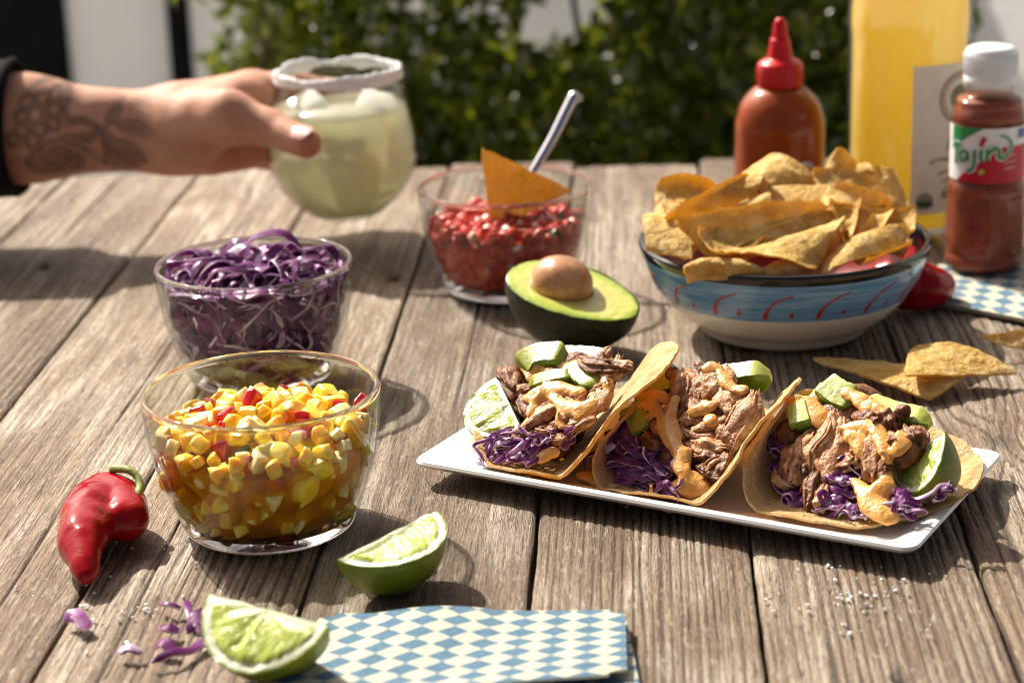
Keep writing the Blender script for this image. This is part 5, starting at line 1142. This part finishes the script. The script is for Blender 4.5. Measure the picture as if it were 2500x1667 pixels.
def hot_sauce():
    b = at_z(1789 * 1.0629, 560 * 1.0629, 0); t = thing('hot_sauce_bottle', 'orange brown hot sauce bottle with a red nozzle cap', 'bottle', (b[0], b[1], .0006))
    pr = smooth_prof([(0, .0010), (.022, .0010), (.0270, .0025), (.0286, .0070), (.0288, .03), (.0288, .072), (.0280, .081), (.0250, .0905), (.0190, .0980), (.0138, .1015), (.0122, .1030), (.0122, .108)], 5)
    V, F = lathe(pr, 64); obj('bottle_shell', make_mesh('bottle_shell', V, F, M['plastic']), t)
    s = food('hot_sauce', [(.28, .042, .004), (.40, .070, .005), (.48, .10, .010)], 22, .40, .0003, 200, .15, (.006, .002, .001), spec=.2)
    q = pr.copy(); q[:, 0] = np.maximum(0, q[:, 0] - .0011); q[:, 1] = np.clip(q[:, 1] + .0008, 0, .1015); V, F = lathe(q, 64); obj('sauce_fill', make_mesh('sauce_fill', V, F, s), t)
    V, F = lathe(smooth_prof([(.0130, .1018), (.0142, .1022), (.0143, .1060), (.0143, .1150), (.0138, .1185), (.0112, .1212), (.0080, .1230), (.0076, .1250), (.0066, .132), (.0060, .1375), (.0052, .1380), (.0046, .143), (.0034, .1505), (.0018, .1530), (0, .1535)], 4), 48); V[:, 2] = .1018 + (V[:, 2] - .1018) * .82
    o = obj('cap', make_mesh('cap', V, F, M['redplastic']), t)
    for i in range(26):
        a = i / 26 * 6.283; V, F = bevel_box((.0141, -.0005, .1030), (.0147, .0005, .1120), .0002, 1); V = [(x * math.cos(a) - y * math.sin(a), x * math.sin(a) + y * math.cos(a), z) for x, y, z in V]; obj('cap_rib', make_mesh('cap_rib', V, F, M['redplastic']), o)
    rf = lambda z: .0288
    V, F = blob2(.0095, .035, .0135, .024, rf, -1.46, .0004); l = obj('label', make_mesh('label', V, F, lbl('sauce_label', (.55, .52, .49))), t)
    V, F = stroke2([(-.0015, .046), (.0035, .0525), (.0095, .0550), (.0155, .0525), (.020, .046)], .0005, rf, -1.46, .0007); obj('label_line', make_mesh('label_line', V, F, lbl('label_red', (.42, .05, .04))), l)
    for i in range(9):
        a = R_(150 - i * 15); V, F = blob2(.0095 + .0105 * math.cos(a), .035 + .0172 * math.sin(a), .0007, .0012, rf, -1.46, .0007, a - 1.57); obj('label_letter', make_mesh('label_letter', V, F, lbl('label_red2', (.40, .06, .05))), l)
hot_sauce()
def lemonade():
    b = at_z(2078 * 1.0629, 540 * 1.0629, 0); t = thing('lemonade_bottle', 'tall clear bottle of cloudy yellow lemonade with a beige label', 'bottle', (b[0], b[1], .0006))
    pr = smooth_prof([(0, .002), (.026, .002), (.030, .0002), (.0345, .0010), (.0370, .006), (.0376, .018), (.0376, .07), (.0376, .125), (.0384, .135), (.0380, .150), (.0355, .175), (.028, .200), (.0185, .225), (.0140, .245), (.0135, .272), (.0150, .274), (.0150, .280), (.0130, .282)], 5)
    V, F = lathe(pr, 72); obj('bottle_shell', make_mesh('bottle_shell', V, F, M['drinkglass']), t)
    s = NT('cloudy_lemonade'); v = s.coord((40, 40, 3)); f = s.noise(v, 1.0, 3); c = s.ramp(f, [(.35, (.88, .68, .17)), (.65, (.94, .80, .34))])
    p = s.bsdf(c, .15, Subsurface_Weight=.7, Subsurface_Radius=(.03, .022, .006), Subsurface_Scale=1.0, Coat_Weight=.4, Coat_Roughness=.03); lem = s.done(s.translucent(p, (.95, .78, .16), .50))
    q = pr[4:].copy(); q[:, 0] -= .0022; q = q[(q[:, 1] > .012) & (q[:, 1] < .262)]; q = np.vstack([[(0, .0115)], [(q[0, 0] - .004, .0115)], q, [(0, q[-1, 1])]]); V, F = lathe(q, 64); obj('lemonade', make_mesh('lemonade', V, F, lem), t)
    V, F = lathe([(0, .300), (.014, .300), (.0165, .298), (.0165, .272), (.0155, .271)], 40); obj('cap', make_mesh('cap', V, F, M['whiteplastic']), t)
    rf = lambda z: float(np.interp(z, pr[10:, 1], pr[10:, 0])); th = -1.76; z0, z1 = .0225, .116
    paper = lbl('beige_label', (.86, .80, .66), .7); ink = lbl('brown_ink', (.24, .135, .07), .7); grn = lbl('green_ink', (.05, .12, .05), .7); ylw = lbl('mango_ink', (.62, .32, .03), .7)
    V, F = band(.0028, .080, z0, z1, rf, th, .0004, 40, 8); l = obj('label', make_mesh('label', V, F, paper), t)
    def S(path, w=.00035, m=ink): V, F = stroke2(path, w, rf, th, .0008); obj('label_print', make_mesh('label_print', V, F, m), l)
    cx, cz = .036, .094
    for r, w in ((.0155, .0006), (.0125, .0003)): S([(cx + r * math.cos(a), cz + r * math.sin(a)) for a in np.linspace(0, 6.1, 22)], w)
    for i in range(20): a = i / 20 * 6.28; S([(cx + .0132 * math.cos(a), cz + .0132 * math.sin(a)), (cx + .0150 * math.cos(a + .1), cz + .0150 * math.sin(a + .1))], .0003)
    V, F = blob2(cx, cz, .008, .008, rf, th, .0007); obj('label_print', make_mesh('label_print', V, F, lbl('olive_ink', (.22, .20, .09), .7)), l)
    S([(.026, .062), (.030, .072), (.033, .062), (.036, .072), (.038, .064), (.044, .066), (.048, .074), (.050, .062)], .0007); S([(.022, .056), (.030, .058), (.040, .055), (.052, .058)], .0004); S([(.014, .055), (.022, .0575), (.030, .054)], .0005); S([(.020, .0475), (.026, .049), (.034, .0465)], .0005); S([(.022, .042), (.028, .044), (.036, .0415)], .0004)
    V, F = blob2(.034, .045, .0055, .0095, rf, th, .0007, -.5); obj('label_print', make_mesh('label_print', V, F, ylw), l)
    V, F = blob2(.029, .0355, .006, .0035, rf, th, .0009, .4); obj('label_print', make_mesh('label_print', V, F, grn), l)
    V, F = blob2(.0115, .031, .0055, .0055, rf, th, .0007); obj('label_print', make_mesh('label_print', V, F, lbl('pale_green_ink', (.30, .33, .22), .7)), l)
    V, F = band(.0065, .0165, .0272, .0312, rf, th, .0010, 8, 2); obj('label_print', make_mesh('label_print', V, F, grn), l)
lemonade()
def seasoning():
    b = at_z(2258 * 1.0629, 629 * 1.0629, 0); t = thing('seasoning_bottle', 'red brown chili seasoning bottle with a white cap and bright label', 'bottle', (b[0], b[1], .0040))
    P0 = [(0, .002), (.018, .0015), (.0225, .0022), (.0242, .0050), (.0240, .0085), (.0232, .0105), (.0240, .0130), (.0246, .0180), (.0244, .030), (.0240, .045), (.0236, .051), (.0228, .0540), (.0214, .0560), (.0214, .0570), (.0213, .073), (.0213, .0890), (.0216, .0905), (.0219, .0930), (.0212, .0965), (.0204, .0985), (.0203, .1010), (.0192, .1035), (.0150, .1055), (.0137, .1075), (.0137, .1130)]
    pr = smooth_prof(P0, 4); V, F = lathe(pr, 72); a = np.arctan2(V[:, 1], V[:, 0]); z = V[:, 2]
    g = (np.cos((a + 1.95) * 6) > .35) & (z > .0145) & (z < .048); V[g, :2] *= .955
    obj('bottle_shell', make_mesh('bottle_shell', V, F, M['plastic']), t)
    s = food('chili_powder', [(.15, .020, .006), (.25, .040, .010), (.33, .065, .018)], 160, .55, .0006, 900)
    q = pr.copy(); q[:, 0] = np.maximum(0, q[:, 0] - .0016); q = q[(q[:, 1] < .104)]; q[:, 1] += .0008; q = np.vstack([q, [(0, q[-1, 1])]]); V, F = lathe(q, 64); a = np.arctan2(V[:, 1], V[:, 0]); g = (np.cos((a + 1.95) * 6) > .35) & (V[:, 2] > .0145) & (V[:, 2] < .048); V[g, :2] *= .96
    obj('seasoning', make_mesh('seasoning', V, F, s), t)
    V, F = lathe([(.0128, .1125), (.0152, .1125), (.0155, .1130), (.0155, .1165), (.0152, .1170), (.0152, .1275), (.0148, .1310), (.0138, .1330), (.0120, .1340), (0, .1342)], 48); o = obj('cap', make_mesh('cap', V, F, M['whiteplastic']), t)
    for i in range(34):
        a = i / 34 * 6.283; V, F = bevel_box((.0149, -.0006, .1180), (.0157, .0006, .1300), .00025, 1); V = [(x * math.cos(a) - y * math.sin(a), x * math.sin(a) + y * math.cos(a), z) for x, y, z in V]; obj('cap_rib', make_mesh('cap_rib', V, F, M['whiteplastic']), o)
    rf = lambda z: .0214; th = -1.77; z0, z1 = .0570, .0895
    V, F = band(-.066, .066, z0, z1, rf, th, .0004, 90, 4); l = obj('label', make_mesh('label', V, F, lbl('white_label', (.80, .80, .80), .35)), t)
    red = lbl('label_red_field', (.50, .012, .025), .35); grn = lbl('label_green', (.02, .26, .07), .35); lime = lbl('label_lime', (.40, .55, .05), .35); blu = lbl('label_blue', (.10, .16, .36), .35)
    V, F = band(0, 1, 0, 1, rf, th, .0007, 24, 4, lambda u, w: (-.025 + u * .022, z1 - (1 - w) * (.0145 * (1 - u) ** 1.1))); obj('green_corner', make_mesh('green_corner', V, F, grn), l)
    V, F = band(0, 1, 0, 1, rf, th, .0007, 40, 4, lambda u, w: (-.020 + u * .075, z0 + w * min(.0215, .0245 * min(1, u * 75 / 32) ** .9))); obj('red_field', make_mesh('red_field', V, F, red), l)
    def S(path, w, m=grn, off=.0012): V, F = stroke2(path, w, rf, th, off); obj('letter', make_mesh('letter', V, F, m), l)
    sh = lambda pts: [(x * 1.0, z + .10 * x) for x, z in pts]
    for m, dw, of in ((lbl('letter_outline', (.80, .80, .80), .35), .0008, .0010), (grn, 0, .0013)):
        S(sh([(-.0235, .0795), (-.0200, .0815), (-.0165, .0800)]), .0009 + dw, m, of); S(sh([(-.0195, .0812), (-.0200, .0750), (-.0205, .0690)]), .0011 + dw, m, of)      # T
        S(sh([(-.0125, .0765), (-.0155, .0770), (-.0168, .0735), (-.0150, .0708), (-.0125, .0735), (-.0120, .0768), (-.0115, .0710)]), .0009 + dw, m, of)            # a
        S(sh([(-.0075, .0775), (-.0078, .0700), (-.0090, .0660), (-.0120, .0655)]), .0010 + dw, m, of)                                                            # j
        S(sh([(-.0040, .0775), (-.0042, .0735), (-.0036, .0705)]), .0010 + dw, m, of)                                                                              # i
        S(sh([(-.0005, .0775), (-.0008, .0705), (-.0004, .0745), (.0035, .0778), (.0058, .0755), (.0058, .0720), (.0085, .0715), (.0120, .0745), (.0130, .0790), (.0105, .0830), (.0060, .0850)]), [.0010 + dw, .0010 + dw, .0010 + dw, .0009 + dw, .0008 + dw, .0005 + dw * .5], m, of)   # n and its swash
    S(sh([(-.0044, .0797), (-.0022, .0848)]), .0013, red, .0016)                                                                                                # accent
    V, F = blob2(-.0035, .0640, .0018, .0014, rf, th, .0011, .5); obj('lime_drop', make_mesh('lime_drop', V, F, lime), l)
    V, F = band(.0185, .0260, .0825, .0880, rf, th, .0009, 6, 2); obj('label_mark', make_mesh('label_mark', V, F, blu), l)
    for i in range(3): S([(.008 + i * .0008, .0725 - i * .0035), (.0165, .0735 - i * .0035)], .00035, lbl('pale_ink', (.65, .5, .5)), .0010)
seasoning()

# ------------------------------------------------------------------ spoon and chip in the tomato salsa
def spoon():
    m = plain('polished_steel', (.62, .62, .64), .12, .5, metal=1.0, var=.05)
    tip, mid, low = at_y(1322 * 1.0629, 212 * 1.0629, .150), at_y(1268 * 1.0629, 320 * 1.0629, .136), at_y(1222 * 1.0629, 398 * 1.0629, .126); d = low - mid; d /= np.linalg.norm(d)
    pts = [tip, (tip + mid) / 2, mid, low, low + d * .012, low + d * .020 + np.array([-.002, 0, .001])]
    t = thing('spoon', 'steel spoon standing in the tomato salsa', 'spoon', low)
    P = crom(pts, 40); V, F = tube(P - low, np.interp(np.linspace(0, 1, 40), [0, .03, .3, .75, .9, 1], [.0022, .0038, .0036, .0030, .0026, .0040]), 16, .8); obj('handle', make_mesh('handle', V, F, m), t)
    V, F = [], []; e = P[-1] - low; sx = np.cross(d, [0, 1, 0]); sx /= np.linalg.norm(sx); nn = np.cross(sx, d)
    for sgn in (0, 1):
        for i in range(13):
            for j in range(13):
                u, w = i / 12 * 2 - 1, j / 12 * 2 - 1; x = u * math.sqrt(1 - w * w / 2); y = w * math.sqrt(1 - u * u / 2); r2 = x * x + y * y
                V.append(e + d * (.012 + x * .014) + sx * y * .010 + nn * (.004 * (1 - r2) + sgn * .0008))
    for i in range(12):
        for j in range(12): a = i * 13 + j; F += [[a, a + 1, a + 14, a + 13], [a + 169, a + 182, a + 183, a + 170]]
    obj('spoon_bowl', make_mesh('spoon_bowl', V, F, m), t)
spoon()
chip('orange tortilla chip dipped upright into the tomato salsa', [at_y(1106 * 1.0629, 338 * 1.0629, .098), at_y(1318 * 1.0629, 438 * 1.0629, .104), at_y(1132 * 1.0629, 545 * 1.0629, .092)], (.006, 1), None, 123, rnd=.04)

# ------------------------------------------------------------------ drink
GX, GY, GZ = -.106, .229, .0165
GP_OUT = [(0, .0010), (.012, .0006), (.017, .0), (.0205, .0010), (.029, .0065), (.0395, .0175), (.0466, .031), (.0493, .0445), (.0482, .058), (.0452, .072), (.0420, .0840), (.0402, .0930)]
def glass():
    t = thing('drinking_glass', 'stemless glass of cloudy lime drink with a salted rim', 'glass', (GX, GY, GZ))
    o = smooth_prof(GP_OUT, 5); r = np.array([(.0400, .0955), (.0393, .0962), (.0386, .0955)]); i_ = o[::-1].copy(); i_[:, 0] = np.maximum(0, i_[:, 0] - .0016); i_[:, 1] = np.maximum(i_[:, 1], .0042 + 0 * i_[:, 1]); i_ = i_[i_[:, 1] > .0043]; i_ = np.vstack([i_, [(0, .0042)]])
    pr = np.vstack([o, r, i_]); V, F = lathe(pr, 72); obj('glass_wall', make_mesh('glass_wall', V, F, M['drinkglass']), t)
    s = NT('lime_drink'); c = s.n('ShaderNodeRGB'); c.outputs[0].default_value = (.60, .58, .25, 1)
    p = s.bsdf((.93, .91, .72), .12, Subsurface_Weight=.8, Subsurface_Radius=(.03, .03, .015), Subsurface_Scale=1.0, Coat_Weight=.3, Coat_Roughness=.02); mx = s.translucent(p, (.97, .94, .70), .50); tr = s.n('ShaderNodeBsdfTransparent'); tr.inputs[0].default_value = (.95, .94, .70, 1); mz = s.n('ShaderNodeMixShader'); mz.inputs[0].default_value = .13; s.t.links.new(mx.outputs[0], mz.inputs[1]); s.t.links.new(tr.outputs[0], mz.inputs[2]); dm = s.done(mz)
    q = o.copy(); q[:, 0] = np.maximum(0, q[:, 0] - .0021); q[:, 1] += .0005; q = q[(q[:, 1] > .0050) & (q[:, 1] < .0735)]; q = np.vstack([[(0, .0050)], q, [(0, .0738)]]); V, F = lathe(q, 64); obj('drink', make_mesh('drink', V, F, dm), t)
    sm = plain('coarse_salt', (.84, .84, .84), .55, .4, var=.04, scale=500, bump=.0012, bscale=900, Subsurface_Weight=.3, Subsurface_Radius=(.002, .002, .002), Subsurface_Scale=1.0)
    def f(X, Y, Z):
        rr = np.sqrt(X * X + Y * Y); a = np.arctan2(Y, X); lo = .0026 + .0030 * vnoise(np.cos(a) * 3, np.sin(a) * 3, 0, 4)
        d = np.sqrt((rr - .0400) ** 2 + (np.maximum(0, np.abs(Z - .0945) - lo * .75)) ** 2) - .0015
        return d + .0015 * fbm(X * 480, Y * 480, Z * 480, 2, 5)
    V, F = surfnet(f, (-.049, -.049, .079), (.049, .049, .106), .0010); obj('salt_rim', make_mesh('salt_rim', V, F, sm), t)
    ice = NT('clear_ice'); v = ice.coord(); n = ice.noise(v, 60, 3); ic = ice.done(ice.translucent(ice.bsdf((.92, .93, .90), .15, Transmission_Weight=.25, IOR=1.31, Coat_Weight=.3), (.95, .95, .92), .5))
    for lb, p, r, sz in (('ice cube showing pale through the front of the drink', (.002, -.0300, .052), (.08, .05, .12), .026), ('ice cube floating at the right of the drink surface', (.024, -.004, .067), (.5, .3, .7), .024), ('ice cube floating at the left of the drink surface', (-.020, .004, .068), (.3, -.4, .4), .022)):
        V, F = bevel_box((-sz / 2, -sz / 2, -sz / 2), (sz / 2, sz / 2, sz / 2), .003, 3); o2 = obj('ice_cube', make_mesh('ice_cube', V, F, ic), None, (GX + p[0], GY + p[1], GZ + p[2])); o2.rotation_euler = r; tag(o2, lb, 'ice', 'ice cubes in the drink')
glass()

# ------------------------------------------------------------------ arm and hand
def person():
    S = 1.0629
    E = at_y(-210, 322, .245); W = at_y(425, 322, .240)
    segs = []
    def cap(a, b, ra, rb, sc=(1, 1, 1), k=.010): segs.append((np.asarray(a, float), np.asarray(b, float), ra, rb, sc, k))
    cap(E, at_y(60, 314, .243), .0335, .0325, (1, .86, 1)); cap(at_y(60, 314, .243), W, .0318, .0246, (1, .84, 1), .02)
    cap(W, at_y(590, 312, .250), .0246, .0280, (1, .62, 1), .02)                       # palm
    cap(at_y(440, 268, .250), at_y(612, 222, .272), .0175, .0135, (1, 1, 1), .012)     # index side of the hand
    cap(at_y(520, 345, .250), at_y(600, 345, .262), .020, .016, (1, .8, 1), .012)
    def fin(pts, r, k=.004):
        for i in range(len(pts) - 1): cap(pts[i], pts[i + 1], r[i], r[i + 1], (1, 1, 1), k if i else .007)
    def ring(deg, z, out): a = R_(deg); rr = float(np.interp(z - GZ, [p[1] for p in GP_OUT[1:]], [p[0] for p in GP_OUT[1:]])) + out; return (GX + rr * math.cos(a), GY + rr * math.sin(a), z)
    fin([at_y(612, 222, .272), ring(132, .097, .0095), ring(102, .088, .0085), ring(76, .083, .0078)], [.0118, .0100, .0090, .0078])
    fin([at_y(606, 270, .272), ring(132, .083, .0100), ring(92, .081, .0088), ring(58, .079, .0080)], [.0118, .0102, .0092, .0080])
    fin([at_y(606, 320, .270), ring(135, .063, .0098), ring(95, .062, .0086), ring(64, .061, .0078)], [.0112, .0098, .0088, .0077])
    fin([at_y(600, 365, .266), ring(138, .045, .0088), ring(102, .045, .0078), ring(76, .045, .0068)], [.0100, .0086, .0078, .0066])
    cap(at_y(455, 318, .226), at_y(556, 288, .206), .0235, .0165, (1, .85, 1), .014)    # ball of the thumb
    ip = at_y(662, 314, .1965); tp = at_y(748, 350, .1735)
    cap(at_y(556, 285, .206), ip, .0150, .0122, (1, 1, 1), .010); cap(ip, tp, .0118, .0098, (1, 1, 1), .004)
    cap(at_y(520, 262, .225), at_y(600, 232, .255), .0125, .011, (1, 1, 1), .014)      # web between thumb and index
    def f(X, Y, Z):
        d = None
        for a, b, ra, rb, sc, k in segs: q = capsule(X, Y, Z, a, b, ra, rb, sc); d = q if d is None else smin(d, q, k)
        # creases at the thumb joint and wrist, soft tendons
        d = d + .0006 * np.exp(-((X - ip[0]) ** 2 + (Y - ip[1]) ** 2 + (Z - ip[2] - .010) ** 2) / .00002) * np.sin((X + Z) * 2600)
        return d + .0010 * fbm(X * 35, Y * 35, Z * 35, 2, 7) + .00025 * fbm(X * 190, Y * 190, Z * 190, 2, 2)
    pts = np.array([q for s_ in segs for q in s_[:2]]); V, F = surfnet(f, pts.min(0) - .042, pts.max(0) + .042, .0017)
    sk = NT('skin'); v = sk.coord(); n = sk.noise(v, 38, 4, .6); n2 = sk.noise(v, 420, 3)
    c = sk.ramp(n, [(.3, (.46, .215, .135)), (.55, (.56, .30, .20)), (.75, (.62, .36, .255))]); ink = sk.attr('ink'); rd = sk.attr('ruddy')
    c = sk.mix(sk.math('MULTIPLY', rd, .55), c, (.46, .13, .09)); c = sk.mix(sk.math('MULTIPLY', ink, .82), c, (.045, .042, .040))
    p = sk.bsdf(c, .58, Subsurface_Weight=.18, Subsurface_Radius=(.006, .0025, .0015), Subsurface_Scale=1.0, Specular_IOR_Level=.2); sk.t.links.new(sk.bump(n2, .0005, .6), p.inputs['Normal']); skin = sk.done(p)
    o = np.array([E[0], E[1], 0]); root = thing('person', 'tattooed forearm in a black sleeve with a hand gripping the glass', 'person', o)
    me = make_mesh('body', V - o, F, skin)
    # tattoo, laid out along the forearm (x) and up its near side (z)
    def tat(x, y): q = at_y(x * .3189, y * .3189, .212); return q[0], q[2]
    x, z = V[:, 0], V[:, 2]; ink_ = np.zeros(len(V))
    def leaf(cx, cy, a, b, deg, hollow=.25):
        gx, gz = tat(cx, cy); k = .3189 / 3760; c_, s_ = math.cos(R_(deg)), math.sin(R_(deg)); dx, dz = x - gx, z - gz; u = (dx * c_ + dz * s_) / (a * k); w = (-dx * s_ + dz * c_) / (b * k)
        d = np.abs(w) - (1 - u * u); m = np.clip(-d * 6 + .3, 0, 1) * (np.abs(u) < 1); rim_ = np.clip(1 - np.abs(d) * 5, 0, 1) * (np.abs(u) < 1.02); return np.maximum(m * (.75 - hollow * np.clip(vnoise(u * 4, w * 3, 0, 3), 0, 1)), rim_)
    for l in ((1035, 1000, 190, 62, -16), (850, 890, 130, 42, 55), (960, 1180, 170, 80, -38), (820, 1110, 130, 56, -70), (620, 1075, 150, 50, 12), (900, 1280, 150, 60, -12)): ink_ = np.maximum(ink_, leaf(*l))
    def line(pts, w):
        nonlocal ink_
        P = crom([tat(*p) for p in pts], 30); k = w * .3189 / 3760
        for q in P: ink_ = np.maximum(ink_, np.clip(1.6 - np.sqrt((x - q[0]) ** 2 + (z - q[1]) ** 2) / k, 0, 1) * .9)
    line([(500, 960), (620, 940), (760, 1010)], 30); line([(440, 660), (490, 760), (470, 860), (520, 960)], 27); line([(180, 720), (300, 660), (440, 660)], 20); line([(760, 1010), (800, 1120), (780, 1280)], 26); line([(380, 1100), (520, 1050), (650, 1080), (760, 1010)], 22)
    for cx, cy, r in ((260, 890, 62), (170, 1000, 50), (300, 1000, 48), (160, 900, 46), (300, 780, 50), (190, 800, 48), (400, 860, 50), (100, 1070, 44), (400, 960, 46), (250, 1080, 50), (390, 760, 48)): line([(cx + r * math.cos(a), cy + r * math.sin(a)) for a in np.linspace(0, 6.3, 9)], 24)
    cx, cz = tat(430, 1230); k = .3189 / 3760; rr = np.sqrt(((x - cx) / (300 * k)) ** 2 + ((z - cz) / (170 * k)) ** 2); an = np.arctan2(z - cz, x - cx)
    rose = np.clip(1.15 - rr, 0, 1) * 3 * (.66 + .34 * np.sin(rr * 15 + 1.6 * np.sin(an * 3) + an) + .2 * vnoise(x * 300, z * 300, 0, 5)); ink_ = np.maximum(ink_, np.clip(rose, 0, .92)); ink_ = np.clip(ink_ * (.86 + .2 * vnoise(x * 500, z * 500, 0, 3)), 0, 1)
    ink_ *= np.clip((at_y(410, 300, .24)[0] - x) / .012, 0, 1) * (V[:, 1] < .246)
    a_ = me.attributes.new('ink', 'FLOAT', 'POINT'); a_.data.foreach_set('value', ink_.astype(np.float32))
    rud = np.zeros(len(V))
    for q, r in ((tp, .016), (ip, .010), (at_y(600, 222, .26), .014), (at_y(590, 360, .25), .028)): rud = np.maximum(rud, np.exp(-((V - q) ** 2).sum(1) / r ** 2))
    a_ = me.attributes.new('ruddy', 'FLOAT', 'POINT'); a_.data.foreach_set('value', rud.astype(np.float32))
    obj('body', me, root)
    # thumbnail
    d = tp - ip; d /= np.linalg.norm(d); up = np.array([.10, -.62, .70]); up -= (up @ d) * d; up /= np.linalg.norm(up); sd_ = np.cross(d, up); V, F = [], []
    for i in range(13):
        for j in range(11):
            u, w = i / 12, j / 10 * 2 - 1; hw = .0066 * min(1, .55 + u * 3) * (1 - .55 * max(0, u - .7) ** 1.2); a = w * 1.0
            V.append(tp - d * .0065 + d * (u * .0132 - .0015 * w * w * u) + sd_ * (hw * math.sin(a) * 1.15) + up * (.0113 * (1 - .0) - hw * .55 * (1 - math.cos(a)) - .0003 * (1 - u) * 3 - .0009 * u * u) - o)
    for i in range(12):
        for j in range(10): a = i * 11 + j; F.append([a, a + 1, a + 12, a + 11])
    obj('thumbnail', make_mesh('thumbnail', V, F, plain('nail', (.66, .40, .33), .22, .5, coat=.4, var=.05)), root)
    # sleeve
    fab = plain('black_knit', (.006, .006, .007), .9, .1, var=.3, scale=300, bump=.001, bscale=700); sl = [at_y(-260, 318, .247), at_y(-140, 316, .246), at_y(-20, 313, .2445), at_y(50, 313, .2435)]
    P = crom(sl, 30); q = np.linspace(0, 1, 30)[:, None]; a = np.linspace(0, 2 * math.pi, 40, endpoint=False)[None]; prf = 1 + .05 * vnoise(np.cos(a) * 2 + 0 * q, np.sin(a) * 2 + 0 * q, q * 9 + 0 * a, 4) + .05 * np.exp(-((q - .97) / .03) ** 2) * np.ones_like(a)
    V1, F1 = tube(P, np.interp(np.linspace(0, 1, 30), [0, .6, 1], [.050, .0475, .0445]), 40, .98, prf, cap=False); V2, F2 = tube(P, np.interp(np.linspace(0, 1, 30), [0, .6, 1], [.047, .0445, .0410]), 40, .98, prf, cap=False); m = len(V1)
    F = F1 + [[i + m for i in f[::-1]] for f in F2] + [[29 * 40 + j, 29 * 40 + (j + 1) % 40, m + 29 * 40 + (j + 1) % 40, m + 29 * 40 + j] for j in range(40)]
    obj('sleeve', make_mesh('sleeve', np.vstack([V1, V2]) - o, F, fab), root)
person()

# ------------------------------------------------------------------ crumbs
def crumbs():
    def z8(X, Y): return (X * .4677, 1100 + Y * .4677)
    g = 'cabbage scraps on the planks'
    for i, (lb, p, w, pl) in enumerate([('curled purple cabbage scrap lying alone at the far left', [(340, 890), (400, 880), (455, 935)], .0062, 0), ('thin purple cabbage scrap beside the front lime tip', [(835, 805), (880, 825), (945, 822)], .0022, 0), ('upright purple cabbage scrap against the front lime wedge', [(975, 785), (985, 850), (1000, 900)], .0034, 0), ('dark purple cabbage scrap touching the front lime rind', [(990, 905), (1040, 880), (1085, 850)], .005, 0),
            ('short purple cabbage scrap in the middle of the scattered scraps', [(850, 920), (880, 950), (930, 930)], .0052, 0), ('flat purple cabbage scrap just left of the longest scrap', [(815, 1020), (860, 1030), (905, 1050)], .0052, 0), ('longest purple cabbage scrap curving below the front lime', [(790, 1105), (900, 1080), (1000, 1040), (1085, 970)], .0040, 0), ('pale white cabbage scrap lying left of the purple scraps', [(620, 1050), (680, 1055), (740, 1055)], .0036, 1), ('small purple cabbage scrap under the dark one by the lime', [(975, 955), (1020, 930), (1075, 960)], .0036, 0)]):
        P = [at_z(*z8(*q), .0030) for q in p]; P[1] = P[1] + np.array([0, 0, .0022]); me = ribbon(P, (.2, -.3, 1), w, .0012, random.uniform(-.9, .9), bool(pl), 20); c = np.array(P[1]) * np.array([1, 1, 0]); me.transform(Matrix.Translation(Vector(-c)))
        tag(obj('cabbage_scrap', me, None, c), lb, 'cabbage', g)
    def z4(X, Y): return (1200 + .5527 * X, 1100 + .5527 * Y)
    sm = NT('salt_crystal'); sm = sm.done(sm.bsdf((.86, .86, .86), .25, Subsurface_Weight=.3, Subsurface_Radius=(.001, .001, .001), Subsurface_Scale=1.0))
    spots = []
    for cx, cy, s_, n in ((1560, 640, 50, 16), (1650, 680, 50, 14), (1700, 600, 140, 18), (1480, 700, 100, 10), (1640, 800, 130, 10), (1400, 560, 140, 9), (1850, 640, 140, 8), (1250, 670, 60, 3), (2000, 520, 90, 4)):
        for _ in range(n): spots.append((*z4(random.gauss(cx, s_), random.gauss(cy, s_ * .5)), random.choice([.00025, .0003, .0004, .0007])))
    for cx, cy, s_, n in ((760, 840, 90, 22), (500, 850, 80, 8), (380, 770, 60, 6), (200, 700, 70, 5), (820, 480, 120, 14), (1000, 600, 60, 5), (560, 1000, 120, 8)):
        for _ in range(n): spots.append((*z8(random.gauss(cx, s_), random.gauss(cy, s_ * .5)), random.choice([.0003, .0004, .0006])))
    V, F = [], []
    for x, y, s_ in spots:
        q = at_z(x, y, .0002); r = Matrix.Rotation(random.uniform(0, 3), 3, (random.random(), random.random(), 1)); b, f = box((-s_, -s_, -s_), (s_, s_, s_)); o = len(V)
        for v in b: w = r @ Vector((v[0] * random.uniform(.6, 1.2), v[1] * random.uniform(.6, 1.1), v[2] * .7)); V.append((q[0] + w.x, q[1] + w.y, q[2] + s_ * .6 + w.z))
        F += [[o + i for i in k] for k in f]
    so = obj('salt_grains', make_mesh('salt_grains', V, F, sm, smooth=False)); so['kind'] = 'stuff'; so['label'] = 'coarse salt grains scattered on the planks'; so['category'] = 'salt'
crumbs()
